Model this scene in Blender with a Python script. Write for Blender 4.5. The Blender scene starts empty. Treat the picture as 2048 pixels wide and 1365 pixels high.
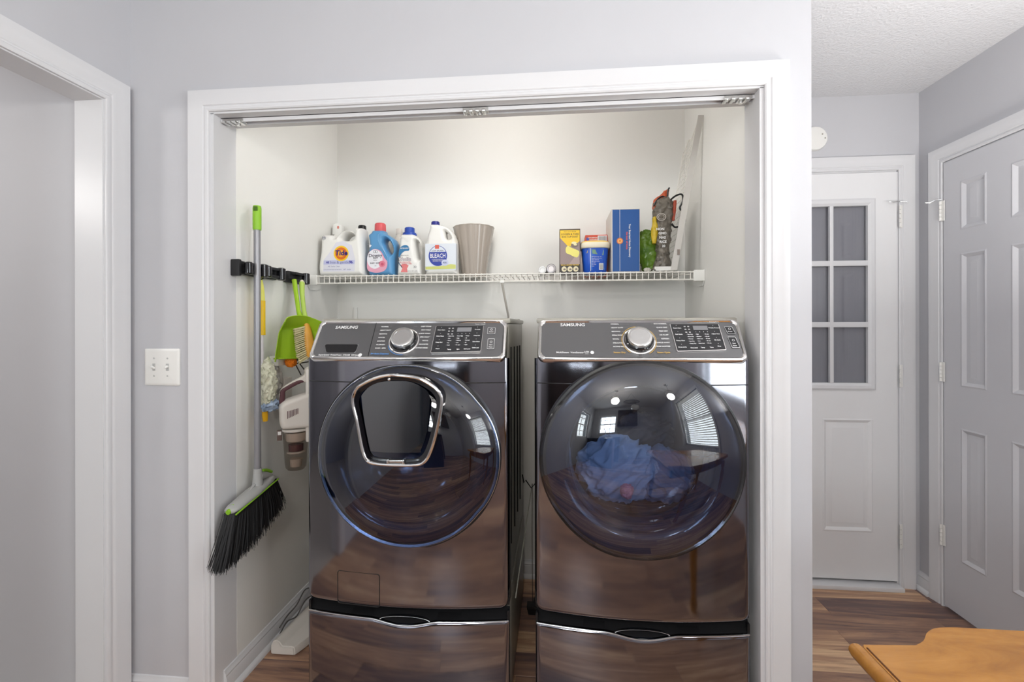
import bpy, bmesh, math, random
from math import sin, cos, pi, radians, sqrt
from mathutils import Vector, Matrix
random.seed(7)
C = bpy.context.scene.collection
S = bpy.context.scene
V = Vector

# ------------------------------------------------------------------ camera
cd = bpy.data.cameras.new('camera'); cam = bpy.data.objects.new('camera', cd); C.objects.link(cam)
cam.matrix_world = Matrix.Translation((.2654, -1.4681, 1.2956)) @ Matrix.Rotation(radians(5.2602), 4, 'Z') @ Matrix.Rotation(radians(90), 4, 'X') @ Matrix.Rotation(-.00197, 4, 'Z')
cd.sensor_width = 36; cd.lens = 916.585 / 2048 * 36; cd.shift_y = -(682.5 - 652.178) / 2048
cd.clip_start = .02
S.camera = cam

# ------------------------------------------------------------------ world, lights, exposure
w = bpy.data.worlds.new('world'); S.world = w; w.use_nodes = True
bg = w.node_tree.nodes['Background']; bg.inputs[0].default_value = (.82, .91, 1, 1); bg.inputs[1].default_value = 1.6
S.view_settings.view_transform = 'Standard'; S.view_settings.look = 'None'
S.view_settings.exposure = -.25; S.view_settings.gamma = 1; S.view_settings.use_curve_mapping = False
def area(name, loc, to, sx, sy, power, col=(1, 1, 1), spread=180):
    l = bpy.data.lights.new(name, 'AREA'); l.shape = 'RECTANGLE'; l.size = sx; l.size_y = sy; l.energy = power; l.color = col
    l.spread = radians(spread)
    o = bpy.data.objects.new(name, l); C.objects.link(o); o.location = loc
    o.rotation_euler = (V(to) - V(loc)).to_track_quat('-Z', 'Y').to_euler(); return o
def point(name, loc, r, power, col=(1, 1, 1)):
    l = bpy.data.lights.new(name, 'POINT'); l.energy = power; l.color = col; l.shadow_soft_size = r
    o = bpy.data.objects.new(name, l); C.objects.link(o); o.location = loc; return o
area('daylight_right_window', (2.30, -1.75, 1.42), (1.0, -1.75, 1.40), 1.45, 1.35, 70, (.93, .96, 1))
area('daylight_kitchen_window', (-.42, -4.48, 1.55), (-.42, -3, 1.55), .75, .85, 60, (.93, .96, 1))
area('ceiling_fill', (1.78, -.38, 1.34), (1.78, -.379, 2.44), .3, .3, 17, (1, .99, .97))  # added fill aimed up to brighten the hall ceiling, no real source
area('ceiling_fill', (-.1, -1.9, 1.55), (-.1, -1.899, 2.44), .3, .3, 12, (1, .99, .97))  # second added upward fill, softens the light on the front wall
area('daylight_left_window', (-1.5, -3.2, 1.5), (0, -3.0, 1.5), .9, 1.0, 34, (.93, .96, 1))
point('kitchen_lamp_light', (.15, -2.25, 2.02), .12, 40, (1, .93, .84))
point('hall_fill_light', (1.55, -1.75, 1.98), .10, 18, (1, .97, .93))  # added fill to brighten the hall and its ceiling
point('closet_lamp_light', (.05, .17, 2.33), .09, 11, (1, .965, .90))
point('drum_fill_light', (.53, .14, 1.06), .02, .30, (1, .98, .95))  # added fill so the clothes show through the glass
point('side_room_fill_light', (-2.3, -1.0, 2.0), .12, 24, (1, .97, .93))  # added fill for the side room, no lamp stands for it

# ------------------------------------------------------------------ materials
def lin(c):
    c = c / 255
    return c / 12.92 if c <= .04045 else ((c + .055) / 1.055) ** 2.4
def rgb(r, g, b): return (lin(r), lin(g), lin(b), 1)
MATS = {}
def mat(name, col, rough=.5, metal=0, bump=0, bscale=60, spec=.5, coat=0, aniso=0, trans=0, alpha=1, ior=1.45, vary=None, vscale=4, stretch=(1, 1, 1)):
    if name in MATS: return MATS[name]
    m = bpy.data.materials.new(name); m.use_nodes = True; n = m.node_tree.nodes; L = m.node_tree.links
    p = n['Principled BSDF']
    p.inputs['Base Color'].default_value = col; p.inputs['Roughness'].default_value = rough
    p.inputs['Metallic'].default_value = metal; p.inputs['Specular IOR Level'].default_value = spec
    p.inputs['Coat Weight'].default_value = coat; p.inputs['Coat Roughness'].default_value = .05
    p.inputs['Anisotropic'].default_value = aniso
    p.inputs['Transmission Weight'].default_value = trans; p.inputs['IOR'].default_value = ior; p.inputs['Alpha'].default_value = alpha
    tc = n.new('ShaderNodeTexCoord'); mp = n.new('ShaderNodeMapping'); mp.inputs['Scale'].default_value = stretch
    L.new(tc.outputs['Object'], mp.inputs['Vector'])
    if vary is not None or True:
        nz = n.new('ShaderNodeTexNoise'); nz.inputs['Scale'].default_value = vscale; nz.inputs['Detail'].default_value = 3
        L.new(mp.outputs[0], nz.inputs['Vector'])
        mx = n.new('ShaderNodeMix'); mx.data_type = 'RGBA'
        c2 = vary if vary is not None else tuple(min(1, c * .96) for c in col[:3]) + (1,)
        mx.inputs['A'].default_value = col; mx.inputs['B'].default_value = c2
        L.new(nz.outputs['Fac'], mx.inputs['Factor']); L.new(mx.outputs['Result'], p.inputs['Base Color'])
    if bump:
        nb = n.new('ShaderNodeTexNoise'); nb.inputs['Scale'].default_value = bscale; nb.inputs['Detail'].default_value = 3
        L.new(mp.outputs[0], nb.inputs['Vector'])
        b = n.new('ShaderNodeBump'); b.inputs['Strength'].default_value = bump; b.inputs['Distance'].default_value = .004
        L.new(nb.outputs['Fac'], b.inputs['Height']); L.new(b.outputs[0], p.inputs['Normal'])
    MATS[name] = m; return m

def wood_mat(name, cols, scale=(1.2, 14, 14), rough=.35, rand=1.0, coat=0):
    m = bpy.data.materials.new(name); m.use_nodes = True; n = m.node_tree.nodes; L = m.node_tree.links; p = n['Principled BSDF']
    tc = n.new('ShaderNodeTexCoord'); oi = n.new('ShaderNodeObjectInfo')
    mp = n.new('ShaderNodeMapping'); mp.inputs['Scale'].default_value = scale
    add = n.new('ShaderNodeVectorMath'); add.operation = 'ADD'
    mul = n.new('ShaderNodeVectorMath'); mul.operation = 'SCALE'; mul.inputs['Scale'].default_value = 37.0 * rand
    cmb = n.new('ShaderNodeCombineXYZ')
    for i in range(3): L.new(oi.outputs['Random'], cmb.inputs[i])
    L.new(cmb.outputs[0], mul.inputs[0]); L.new(tc.outputs['Object'], mp.inputs[0])
    L.new(mp.outputs[0], add.inputs[0]); L.new(mul.outputs[0], add.inputs[1])
    nz = n.new('ShaderNodeTexNoise'); nz.inputs['Scale'].default_value = 1.3; nz.inputs['Detail'].default_value = 8; nz.inputs['Roughness'].default_value = .66; nz.inputs['Distortion'].default_value = 1.3
    L.new(add.outputs[0], nz.inputs['Vector'])
    cr = n.new('ShaderNodeValToRGB'); e = cr.color_ramp.elements
    e[0].position = .28; e[0].color = cols[0]; e[1].position = .74; e[1].color = cols[-1]
    for i, c in enumerate(cols[1:-1]):
        q = e.new(.28 + .46 * (i + 1) / (len(cols) - 1)); q.color = c
    sh = n.new('ShaderNodeMath'); sh.operation = 'MULTIPLY_ADD'; sh.inputs[1].default_value = .30 * rand; sh.inputs[2].default_value = -.15 * rand
    L.new(oi.outputs['Random'], sh.inputs[0])
    sm = n.new('ShaderNodeMath'); sm.operation = 'ADD'; L.new(nz.outputs['Fac'], sm.inputs[0]); L.new(sh.outputs[0], sm.inputs[1])
    L.new(sm.outputs[0], cr.inputs[0]); L.new(cr.outputs[0], p.inputs['Base Color'])
    b = n.new('ShaderNodeBump'); b.inputs['Strength'].default_value = .08; b.inputs['Distance'].default_value = .002
    L.new(nz.outputs['Fac'], b.inputs['Height']); L.new(b.outputs[0], p.inputs['Normal'])
    p.inputs['Roughness'].default_value = rough; p.inputs['Coat Weight'].default_value = coat; p.inputs['Coat Roughness'].default_value = .12
    MATS[name] = m; return m

def glass_mat(name, tint, f0_ior=1.8, rough=.0):
    m = bpy.data.materials.new(name); m.use_nodes = True; n = m.node_tree.nodes; L = m.node_tree.links
    n.remove(n['Principled BSDF']); out = n['Material Output']
    fr = n.new('ShaderNodeFresnel'); fr.inputs['IOR'].default_value = f0_ior
    ge = n.new('ShaderNodeNewGeometry'); im = n.new('ShaderNodeMix'); im.inputs['A'].default_value = f0_ior; im.inputs['B'].default_value = 1 / f0_ior
    L.new(ge.outputs['Backfacing'], im.inputs['Factor']); L.new(im.outputs['Result'], fr.inputs['IOR'])
    tr = n.new('ShaderNodeBsdfTransparent'); tr.inputs[0].default_value = tint
    gl = n.new('ShaderNodeBsdfGlossy'); gl.inputs['Roughness'].default_value = rough
    mx = n.new('ShaderNodeMixShader'); L.new(fr.outputs[0], mx.inputs[0]); L.new(tr.outputs[0], mx.inputs[1]); L.new(gl.outputs[0], mx.inputs[2])
    L.new(mx.outputs[0], out.inputs[0]); MATS[name] = m; return m

M_gray = mat('grey_wall_paint', rgb(198, 198, 202), .6, bump=.03, bscale=220)
M_white = mat('closet_white_paint', rgb(238, 237, 233), .6, bump=.03, bscale=220)
M_trim = mat('trim_gloss_paint', rgb(220, 220, 222), .34)
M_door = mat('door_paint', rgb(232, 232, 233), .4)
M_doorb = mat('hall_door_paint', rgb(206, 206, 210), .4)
M_ceil = mat('textured_ceiling', rgb(222, 222, 224), .85, bump=1.0, bscale=95)
M_steel = mat('black_stainless', (.265, .265, .30, 1), .075, 1, aniso=.2, vary=(.25, .25, .28, 1), vscale=30, stretch=(.3, 1, 20))
M_side = mat('appliance_side_metal', rgb(158, 155, 145), .32, .1)
M_sidedk = mat('dark_groove', rgb(28, 28, 28), .4)
M_chrome = mat('chrome', (.82, .81, .80, 1), .07, 1)
M_satin = mat('satin_silver', (.72, .72, .71, 1), .25, 1)
M_panel = mat('panel_grey_metal', (.20, .20, .205, 1), .30, .75)
M_display = mat('display_black', (.035, .035, .038, 1), .32, 0, spec=.4)
M_lcd = mat('lcd_grey', rgb(135, 135, 138), .3)
M_black = mat('black_plastic', (.008, .008, .009, 1), .35)
M_gblack = mat('gloss_black', (.006, .006, .008, 1), .06, spec=.8)
M_navy = mat('navy_gloss_liner', (.012, .020, .045, 1), .12, spec=.7)
M_drum = mat('drum_steel', (.30, .34, .42, 1), .25, 1)
M_print = mat('white_print', rgb(235, 235, 235), .5)
M_printbl = mat('blue_print', rgb(90, 150, 220), .5)
M_printor = mat('gold_print', rgb(215, 175, 90), .5)
M_glassd = glass_mat('door_glass_blue', (.50, .58, .74, 1), 2.1)
M_glassw = glass_mat('door_glass_navy', (.30, .38, .55, 1), 2.0)
M_glassc = glass_mat('clear_plastic', (.74, .70, .67, 1), 1.55, .08)
M_glass = glass_mat('window_glass', (.92, .94, .94, 1), 1.6)
M_plw = mat('white_plastic', rgb(238, 237, 233), .35)
M_plw2 = mat('warm_white_plastic', rgb(226, 220, 212), .4)
M_jug = mat('jug_white_plastic', rgb(240, 239, 235), .3)
M_wire = mat('white_vinyl_wire', rgb(236, 233, 226), .35)
M_floor = wood_mat('walnut_laminate', [rgb(104, 80, 76), rgb(148, 114, 96), rgb(184, 144, 114), rgb(226, 190, 150)], rough=.30)
M_oak = wood_mat('honey_oak', [rgb(150, 98, 38), rgb(176, 120, 50), rgb(192, 136, 64)], scale=(3, 12, 12), rough=.25, rand=0, coat=.3)
M_cab = wood_mat('espresso_cabinet', [rgb(34, 24, 20), rgb(52, 36, 29), rgb(66, 46, 36)], scale=(14, 14, 1.5), rough=.35, rand=.3)
M_tan = wood_mat('tan_cabinet_side', [rgb(120, 84, 58), rgb(140, 100, 70), rgb(158, 116, 82)], scale=(14, 14, 1.5), rough=.4, rand=.1)
M_backing = mat('pane_backing', rgb(158, 152, 160), .8, vary=rgb(144, 138, 148), stretch=(30, 30, .5))  # grey tone stands in for reflections in the door glass
M_emit = bpy.data.materials.new('lamp_glow'); M_emit.use_nodes = True
_p = M_emit.node_tree.nodes['Principled BSDF']; _p.inputs['Base Color'].default_value = (1, .95, .85, 1); _p.inputs['Emission Color'].default_value = (1, .88, .7, 1); _p.inputs['Emission Strength'].default_value = 5
def colmat(name, r, g, b, rough=.4, **k): return mat(name, rgb(r, g, b), rough, **k)

# ------------------------------------------------------------------ helpers
def finish(me, smooth=35):
    if smooth:
        for p in me.polygons: p.use_smooth = True
        try: me.set_sharp_from_angle(angle=radians(smooth))
        except Exception: pass
def link(name, me, m, parent=None, smooth=35, world=True):
    if isinstance(me, bmesh.types.BMesh):
        b = me; me = bpy.data.meshes.new(name); b.to_mesh(me); b.free()
    finish(me, smooth)
    if m is not None: me.materials.clear(); me.materials.append(m)
    o = bpy.data.objects.new(name, me); C.objects.link(o)
    if parent is not None:
        mw = MW[parent.name]
        if world: me.transform(mw.inverted())
        o.parent = parent; MW[o.name] = mw.copy()
    else: MW[o.name] = Matrix.Identity(4)
    return o
MW = {}
def tag(o, label=None, cat=None, group=None, kind=None):
    if label: o['label'] = label
    if cat: o['category'] = cat
    if group: o['group'] = group
    if kind: o['kind'] = kind
    return o
def thing(name, loc, label, cat, group=None, rz=0):
    o = bpy.data.objects.new(name, None); C.objects.link(o); o.empty_display_size = .05
    o.location = loc; o.rotation_euler = (0, 0, rz)
    MW[o.name] = Matrix.Translation(loc) @ Matrix.Rotation(rz, 4, 'Z')
    return tag(o, label, cat, group)
def struct(name, me, m, label, cat, smooth=35):
    o = link(name, me, m, None, smooth); return tag(o, label, cat, kind='structure')
def box(b, x0, x1, y0, y1, z0, z1, bev=0, M=None, seg=2):
    r = bmesh.ops.create_cube(b, size=1)
    vs = r['verts']
    for v in vs: v.co = V(((x0 + x1) / 2 + v.co.x * (x1 - x0), (y0 + y1) / 2 + v.co.y * (y1 - y0), (z0 + z1) / 2 + v.co.z * (z1 - z0)))
    if bev:
        es = list({e for v in vs for e in v.link_edges})
        rr = bmesh.ops.bevel(b, geom=es, offset=bev, segments=seg, affect='EDGES', profile=.6, clamp_overlap=True)
        vs = list({v for f in rr['faces'] for v in f.verts} | {v for v in vs if v.is_valid})
    if M is not None:
        for v in vs: v.co = M @ v.co
    return vs
def bx(x0, x1, y0, y1, z0, z1, bev=0, M=None, seg=2):
    b = bmesh.new(); box(b, x0, x1, y0, y1, z0, z1, bev, M, seg); return b
def loft(b, rings, closed=True, cap0=True, cap1=True):
    vr = [[b.verts.new(p) for p in r] for r in rings]
    n = len(vr[0])
    for i in range(len(vr) - 1):
        for j in range(n if closed else n - 1):
            k = (j + 1) % n
            b.faces.new((vr[i][j], vr[i][k], vr[i + 1][k], vr[i + 1][j]))
    if cap0 and closed: b.faces.new(list(reversed(vr[0])))
    if cap1 and closed: b.faces.new(vr[-1])
    return vr
def lathe(b, prof, M=None, n=32, cap0=True, cap1=True, fr=None):
    M = M or Matrix.Identity(4); rings = []
    for r, z in prof:
        rings.append([M @ V((r * (fr(t) if fr else 1) * cos(t), r * (fr(t) if fr else 1) * sin(t), z)) for t in [2 * pi * i / n for i in range(n)]])
    return loft(b, rings, True, cap0, cap1)
def super_ring(cx, cy, z, rx, ry, e=4, n=32):
    out = []
    for i in range(n):
        t = 2 * pi * i / n; c, s = cos(t), sin(t)
        out.append(V((cx + rx * math.copysign(abs(c) ** (2 / e), c), cy + ry * math.copysign(abs(s) ** (2 / e), s), z)))
    return out
def tube(b, pts, r, n=8, closed=False, caps=True, rads=None):
    pts = [V(p) for p in pts]; m = len(pts); rings = []; up = None
    for i, p in enumerate(pts):
        if closed: d = pts[(i + 1) % m] - pts[i - 1]
        else: d = pts[min(i + 1, m - 1)] - pts[max(i - 1, 0)]
        if d.length < 1e-9: d = V((0, 0, 1))
        d.normalize()
        if up is None: up = d.orthogonal()
        up = (up - d * up.dot(d))
        if up.length < 1e-6: up = d.orthogonal()
        up.normalize(); s = d.cross(up); rr = rads[i] if rads else r
        rings.append([p + (up * cos(2 * pi * k / n) + s * sin(2 * pi * k / n)) * rr for k in range(n)])
    if closed:
        vr = loft(b, rings, True, False, False)
        for j in range(n): b.faces.new((vr[-1][j], vr[-1][(j + 1) % n], vr[0][(j + 1) % n], vr[0][j]))
    else: loft(b, rings, True, caps, caps)
def tb(pts, r, n=8, closed=False, rads=None):
    b = bmesh.new(); tube(b, pts, r, n, closed, True, rads); return b
def cat(pts, n=6, closed=True):
    P = [V(p) for p in pts]; m = len(P); out = []
    for i in range(m if closed else m - 1):
        p0, p1, p2, p3 = (P[(i - 1) % m], P[i], P[(i + 1) % m], P[(i + 2) % m]) if closed else (P[max(i - 1, 0)], P[i], P[i + 1], P[min(i + 2, m - 1)])
        for k in range(n):
            t = k / n
            out.append(.5 * ((2 * p1) + (p2 - p0) * t + (2 * p0 - 5 * p1 + 4 * p2 - p3) * t * t + (3 * p1 - p0 - 3 * p2 + p3) * t ** 3))
    if not closed: out.append(P[-1])
    return out
def curve_mesh(outlines, depth, bevel, res=4):
    cu = bpy.data.curves.new('t', 'CURVE'); cu.dimensions = '2D'; cu.fill_mode = 'BOTH'
    cu.extrude = max(depth / 2 - bevel, 0); cu.bevel_depth = bevel; cu.bevel_resolution = res; cu.offset = -bevel
    for o in outlines:
        sp = cu.splines.new('POLY'); sp.points.add(len(o) - 1); sp.use_cyclic_u = True
        for i, p in enumerate(o): sp.points[i].co = (p[0], p[1], 0, 1)
    ob = bpy.data.objects.new('t', cu); C.objects.link(ob)
    dg = bpy.context.evaluated_depsgraph_get(); dg.update()
    me = bpy.data.meshes.new_from_object(ob.evaluated_get(dg)); bpy.data.objects.remove(ob); bpy.data.curves.remove(cu)
    return me
STAND = Matrix.Rotation(pi / 2, 4, 'X')     # drawing plane XY -> upright plane, front towards -Y
from mathutils.geometry import delaunay_2d_cdt
def puff(outlines, depth, r, step=.0045):
    segs = []
    loops = [[V((p[0], p[1])) for p in o] for o in outlines]
    for L_ in loops:
        for i in range(len(L_)): segs.append((L_[i - 1], L_[i]))
    def dist(p):
        m = 1e9
        for a, c in segs:
            ab = c - a; q = ab.length_squared
            t = 0 if q < 1e-14 else max(0, min(1, (p - a).dot(ab) / q)); m = min(m, (p - a - ab * t).length_squared)
        return sqrt(m)
    def inside(p, L_):
        c = False
        for i in range(len(L_)):
            a, d = L_[i - 1], L_[i]
            if (a.y > p.y) != (d.y > p.y) and p.x < (d.x - a.x) * (p.y - a.y) / (d.y - a.y) + a.x: c = not c
        return c
    def ins(p): return inside(p, loops[0]) and not any(inside(p, h) for h in loops[1:])
    pts = []; edges = []
    for L_ in loops:
        n0 = len(pts); pts += L_; edges += [(n0 + i, n0 + (i + 1) % len(L_)) for i in range(len(L_))]
    nb = len(pts)
    x0 = min(p.x for p in loops[0]); x1 = max(p.x for p in loops[0]); y0 = min(p.y for p in loops[0]); y1 = max(p.y for p in loops[0])
    ds = [0.0] * nb; j = 0; y = y0 + step / 2
    while y < y1:
        x = x0 + step / 2 + (step / 2 if j % 2 else 0)
        while x < x1:
            p = V((x, y))
            if ins(p):
                d = dist(p)
                if d > step * .35: pts.append(p); ds.append(d)
            x += step
        y += step; j += 1
    vo, eo, fo, ov, oe, of = delaunay_2d_cdt(pts, edges, [], 0, 1e-7)
    dd = []
    for k, v in enumerate(vo):
        src = ov[k][0] if ov[k] else -1
        dd.append(ds[src] if src >= 0 else 0.0)
    h = depth / 2
    def zz(d):
        u = 1 - min(1, d / r); return h * (1 - u ** 2.6) ** (1 / 2.6)
    b = bmesh.new()
    fr_ = [b.verts.new((v.x, v.y, zz(d))) for v, d in zip(vo, dd)]
    bk = [fr_[k] if dd[k] == 0 else b.verts.new((v.x, v.y, -zz(dd[k]))) for k, v in enumerate(vo)]
    for f in fo:
        c = sum((V(vo[i]) for i in f), V((0, 0))) / len(f)
        if not ins(c): continue
        try: b.faces.new([fr_[i] for i in f])
        except Exception: pass
        try: b.faces.new([bk[i] for i in reversed(f)])
        except Exception: pass
    loose = [v for v in b.verts if not v.link_faces]; bmesh.ops.delete(b, geom=loose, context='VERTS')
    bmesh.ops.recalc_face_normals(b, faces=b.faces)
    me = bpy.data.meshes.new('p'); b.to_mesh(me); b.free(); return me
def jug(outline, holes, depth, bevel, ymid, M=None):
    me = puff([outline] + holes, depth, bevel, max(.0020, min(.0032, bevel * .25)))
    me.transform(M if M is not None else Matrix.Translation((0, ymid, 0)) @ STAND); return me
TC = {}
def text_geo(s, size, bold=0, ax='CENTER', shear=0):
    k = (s, size, bold, ax, shear)
    if k not in TC:
        cu = bpy.data.curves.new('t', 'FONT'); cu.body = s; cu.size = size; cu.align_x = ax; cu.align_y = 'CENTER'; cu.offset = bold; cu.resolution_u = 2; cu.shear = shear
        ob = bpy.data.objects.new('t', cu); C.objects.link(ob)
        dg = bpy.context.evaluated_depsgraph_get(); dg.update()
        me = bpy.data.meshes.new_from_object(ob.evaluated_get(dg))
        TC[k] = ([tuple(v.co) for v in me.vertices], [tuple(p.vertices) for p in me.polygons])
        bpy.data.objects.remove(ob); bpy.data.curves.remove(cu); bpy.data.meshes.remove(me)
    return TC[k]
def add_text(b, s, size, f, bold=0, ax='CENTER', shear=0, sx=1):
    vs, fs = text_geo(s, size, bold, ax, shear); nv = [b.verts.new(f(x * sx, y)) for x, y, z in vs]
    for q in fs:
        try: b.faces.new([nv[i] for i in q])
        except Exception: pass
def flat(b, pts, f):
    b.faces.new([b.verts.new(f(p[0], p[1])) for p in pts])
def ell(cx, cy, rx, ry, n=28): return [(cx + rx * cos(2 * pi * i / n), cy + ry * sin(2 * pi * i / n)) for i in range(n)]
def rrect(x0, x1, y0, y1, r, n=5):
    out = []
    for cx, cy, a in ((x1 - r, y1 - r, 0), (x0 + r, y1 - r, 90), (x0 + r, y0 + r, 180), (x1 - r, y0 + r, 270)):
        for i in range(n + 1):
            t = radians(a + 90 * i / n); out.append((cx + r * cos(t), cy + r * sin(t)))
    return out
def decal(name, root, polys, f, m):
    b = bmesh.new()
    for p in polys: flat(b, p, f)
    return link(name, b, m, root, 0)
def letters(name, root, items, f, m):
    """items: (string, size, cx, cy, bold)"""
    b = bmesh.new()
    for it in items:
        s, size, cx, cy = it[:4]; bold = it[4] if len(it) > 4 else 0; ax = it[5] if len(it) > 5 else 'CENTER'; sh = it[6] if len(it) > 6 else 0; sx = it[7] if len(it) > 7 else 1
        add_text(b, s, size, lambda x, y: f(cx + x, cy + y), bold, ax, sh, sx)
    return link(name, b, m, root, 0)

CW = .0684
PROF = [(0, 0), (0, .009), (.004, .012), (.011, .012), (.014, .0085), (.018, .0085), (.021, .012), (.030, .014), (.048, .0155), (.056, .018), (.0684, .0185), (.0684, 0)]
def casing(x0, x1, top, f, zb=0, cw=CW, sides=(1, 1)):
    """door casing round an opening x0..x1 x zb..top; f(x, z, out) -> world"""
    b = bmesh.new(); rings = []
    k = cw / CW
    for (px, pz, dx, dz) in ((x0, zb, -1, 0), (x0, top, -1, 1), (x1, top, 1, 1), (x1, zb, 1, 0)):
        rings.append([V(f(px + dx * u * k, pz + dz * u * k, t)) for u, t in PROF])
    vr = loft(b, rings, True, True, True); bmesh.ops.recalc_face_normals(b, faces=b.faces); return b
BPROF = [(0, 0), (0, .013), (.058, .013), (.064, .010), (.070, .011), (.078, .006), (.086, .004), (.088, 0)]
def baseboard(p0, p1, nrm):
    p0 = V(p0); p1 = V(p1); n = V(nrm); b = bmesh.new()
    rings = [[p + n * t + V((0, 0, z)) for z, t in BPROF] for p in (p0, p1)]
    loft(b, rings); 
    d = (p1 - p0).normalized()
    q = [(0, 0), (0, .026), (.006, .0255), (.012, .023), (.017, .019), (.020, .013)]       # shoe moulding
    loft(b, [[p + n * t + V((0, 0, z)) for z, t in q] for p in (p0, p1)])
    bmesh.ops.recalc_face_normals(b, faces=b.faces); return b

# ================================================================== SETTING
WL = -1.204; WR = 2.056; YF = .9635; YB = .8973; CL = -.8925; CR = .918; HT = 2.0248; CEIL = 2.44; YR = -4.3
# subfloor and planks
b = bmesh.new(); box(b, -3.3, 2.2, -4.4, 1.1, -.05, -.004)
floor = struct('floor', b, M_sidedk, 'dark walnut laminate floor of narrow random boards', 'floor')
pw = .1235
plank_me = None
def plank(x0, x1, y0, y1):
    o = link('plank', bx(x0 + .0004, x1 - .0004, y0 + .0004, y1 - .0004, -.004, 0, .0006, seg=1), M_floor, floor, 0)
    return o
r = 0; y = YF
while y > YR + .02:
    y0 = y - pw; x = -1.23 - random.random() * .9
    xr = WR + .02
    while x < xr:
        L_ = random.choice([.72, .9, 1.2, 1.2])
        xa, xb = max(x, -1.23), min(x + L_, xr)
        if xb - xa > .008: plank(xa, xb, y0, y)
        x += L_
    y = y0
b = bx(-3.3, 2.2, -4.4, 1.1, CEIL, CEIL + .06)
struct('ceiling', b, M_ceil, 'white popcorn textured ceiling', 'ceiling')
# front wall (closet opening)
b = bmesh.new()
box(b, WL - .097, -.911, 0, .115, 0, CEIL); box(b, .911, 1.044, 0, .115, 0, CEIL); box(b, -.911, .911, 0, .115, HT + .018, CEIL)
struct('wall_front', b, M_gray, 'pale grey wall around the wide laundry closet opening', 'wall')
b = bmesh.new(); box(b, CL - .08, CL, .1095, YB + .1, 0, CEIL)
struct('wall_closet_left', b, M_white, 'white left side wall inside the laundry closet', 'wall')
b = bmesh.new(); box(b, CR, 1.0, .115, YB + .1, 0, CEIL)
struct('wall_closet_right', b, M_white, 'white right side wall inside the laundry closet', 'wall')
b = bmesh.new(); box(b, CL - .08, 1.0, YB, YB + .1, 0, CEIL)
struct('wall_closet_back', b, M_white, 'white back wall of the laundry closet', 'wall')
b = bmesh.new(); box(b, 1.0, 1.044, .115, YF + .1, 0, CEIL)
struct('wall_hall_side', b, M_gray, 'grey hallway side of the closet partition', 'wall')
# jambs + casing of the closet
b = bmesh.new(); box(b, -.911, -.893, -.001, .11, 0, HT); box(b, .893, .911, -.001, .11, 0, HT); box(b, -.911, .911, -.001, .116, HT - .002, HT + .018)
struct('trim_closet_jamb', b, M_trim, 'white flat jamb lining the closet opening', 'trim')
struct('trim_closet_casing', casing(-.905, .905, HT + .004, lambda x, z, t: (x, -t, z)), M_trim, 'white moulded casing framing the laundry closet', 'trim')
# sliding door track
tr = thing('door_track', (0, .05, HT), 'thin metal bifold door track under the closet header', 'track')
b = bmesh.new(); box(b, -.893, .893, .034, .038, HT - .016, HT - .002); box(b, -.893, .893, .060, .064, HT - .016, HT - .002); box(b, -.893, .893, .034, .064, HT - .004, HT - .002)
link('rail', b, M_trim, tr)
for x0, x1 in ((-.885, -.81), (-.035, .05), (.80, .885)):
    b = bmesh.new(); n_ = 4
    for i in range(n_):
        xa = x0 + (x1 - x0) * i / n_; box(b, xa, xa + .012, .026, .058, HT - .020, HT - .012, .002)
    box(b, x0, x1, .030, .056, HT - .015, HT - .006)
    lathe(b, [(.006, HT - .026), (.006, HT - .014)], Matrix.Translation(((x0 + x1) / 2 + .012, .045, 0)), 12)
    link('pivot_bracket', b, M_satin, tr)
# closet baseboards
struct('baseboard_closet_left', baseboard((CL, .040, 0), (CL, YB, 0), (1, 0, 0)), M_trim, 'white baseboard along the closet left wall', 'baseboard')
struct('baseboard_closet_back', baseboard((CL, YB, 0), (CR, YB, 0), (0, -1, 0)), M_trim, 'white baseboard along the closet back wall', 'baseboard')
struct('baseboard_closet_right', baseboard((CR, YB, 0), (CR, .118, 0), (-1, 0, 0)), M_trim, 'white baseboard along the closet right wall', 'baseboard')
# left wall with doorway
LT = 2.0385
b = bmesh.new(); vr_ = [(0.0, 0), (0.0, CEIL), (-2.3, CEIL), (-2.3, 0), (-.910, 0), (-.910, LT + .012), (-.086, LT + .012), (-.086, 0)]
fs_ = [[b.verts.new((x, y, z)) for y, z in vr_] for x in (WL, WL - .097)]
b.faces.new(fs_[0]); b.faces.new(fs_[1][::-1])
for i in range(8): b.faces.new((fs_[0][i], fs_[1][i], fs_[1][(i + 1) % 8], fs_[0][(i + 1) % 8]))
bmesh.ops.recalc_face_normals(b, faces=b.faces)
struct('wall_left', b, M_gray, 'pale grey left wall with a cased doorway', 'wall')
b = bmesh.new(); box(b, WL - .099, WL + .001, -.100, -.083, 0, LT); box(b, WL - .099, WL + .001, -.912, -.895, 0, LT); box(b, WL - .099, WL + .001, -.912, -.083, LT, LT + .016)
struct('trim_left_jamb', b, M_trim, 'white jamb of the left doorway', 'trim')
struct('trim_left_casing', casing(-.899, -.096, LT + .004, lambda y, z, t: (WL + t, y, z), cw=.078), M_trim, 'white moulded casing around the left doorway', 'trim')
# side room seen through the doorway
b = bmesh.new(); box(b, -3.2, WL - .097, -.085, .06, 0, CEIL); box(b, -3.3, -3.2, -2.4, .06, 0, CEIL); box(b, -3.3, WL - .097, -2.4, -2.3, 0, CEIL)
struct('wall_side_room', b, M_gray, 'grey wall of the room beyond the left doorway', 'wall')
struct('baseboard_side_room', baseboard((-3.2, -.085, 0), (WL - .101, -.085, 0), (0, -1, 0)), M_trim, 'white baseboard seen low through the left doorway', 'baseboard')
b = bx(-3.2, WL, -2.3, -.04, -.004, -.0005); struct('floor_side_room', b, mat('side_room_carpet', rgb(190, 182, 172), .9, bump=.4, bscale=300), 'light carpet in the room beyond the doorway', 'floor')
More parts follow.
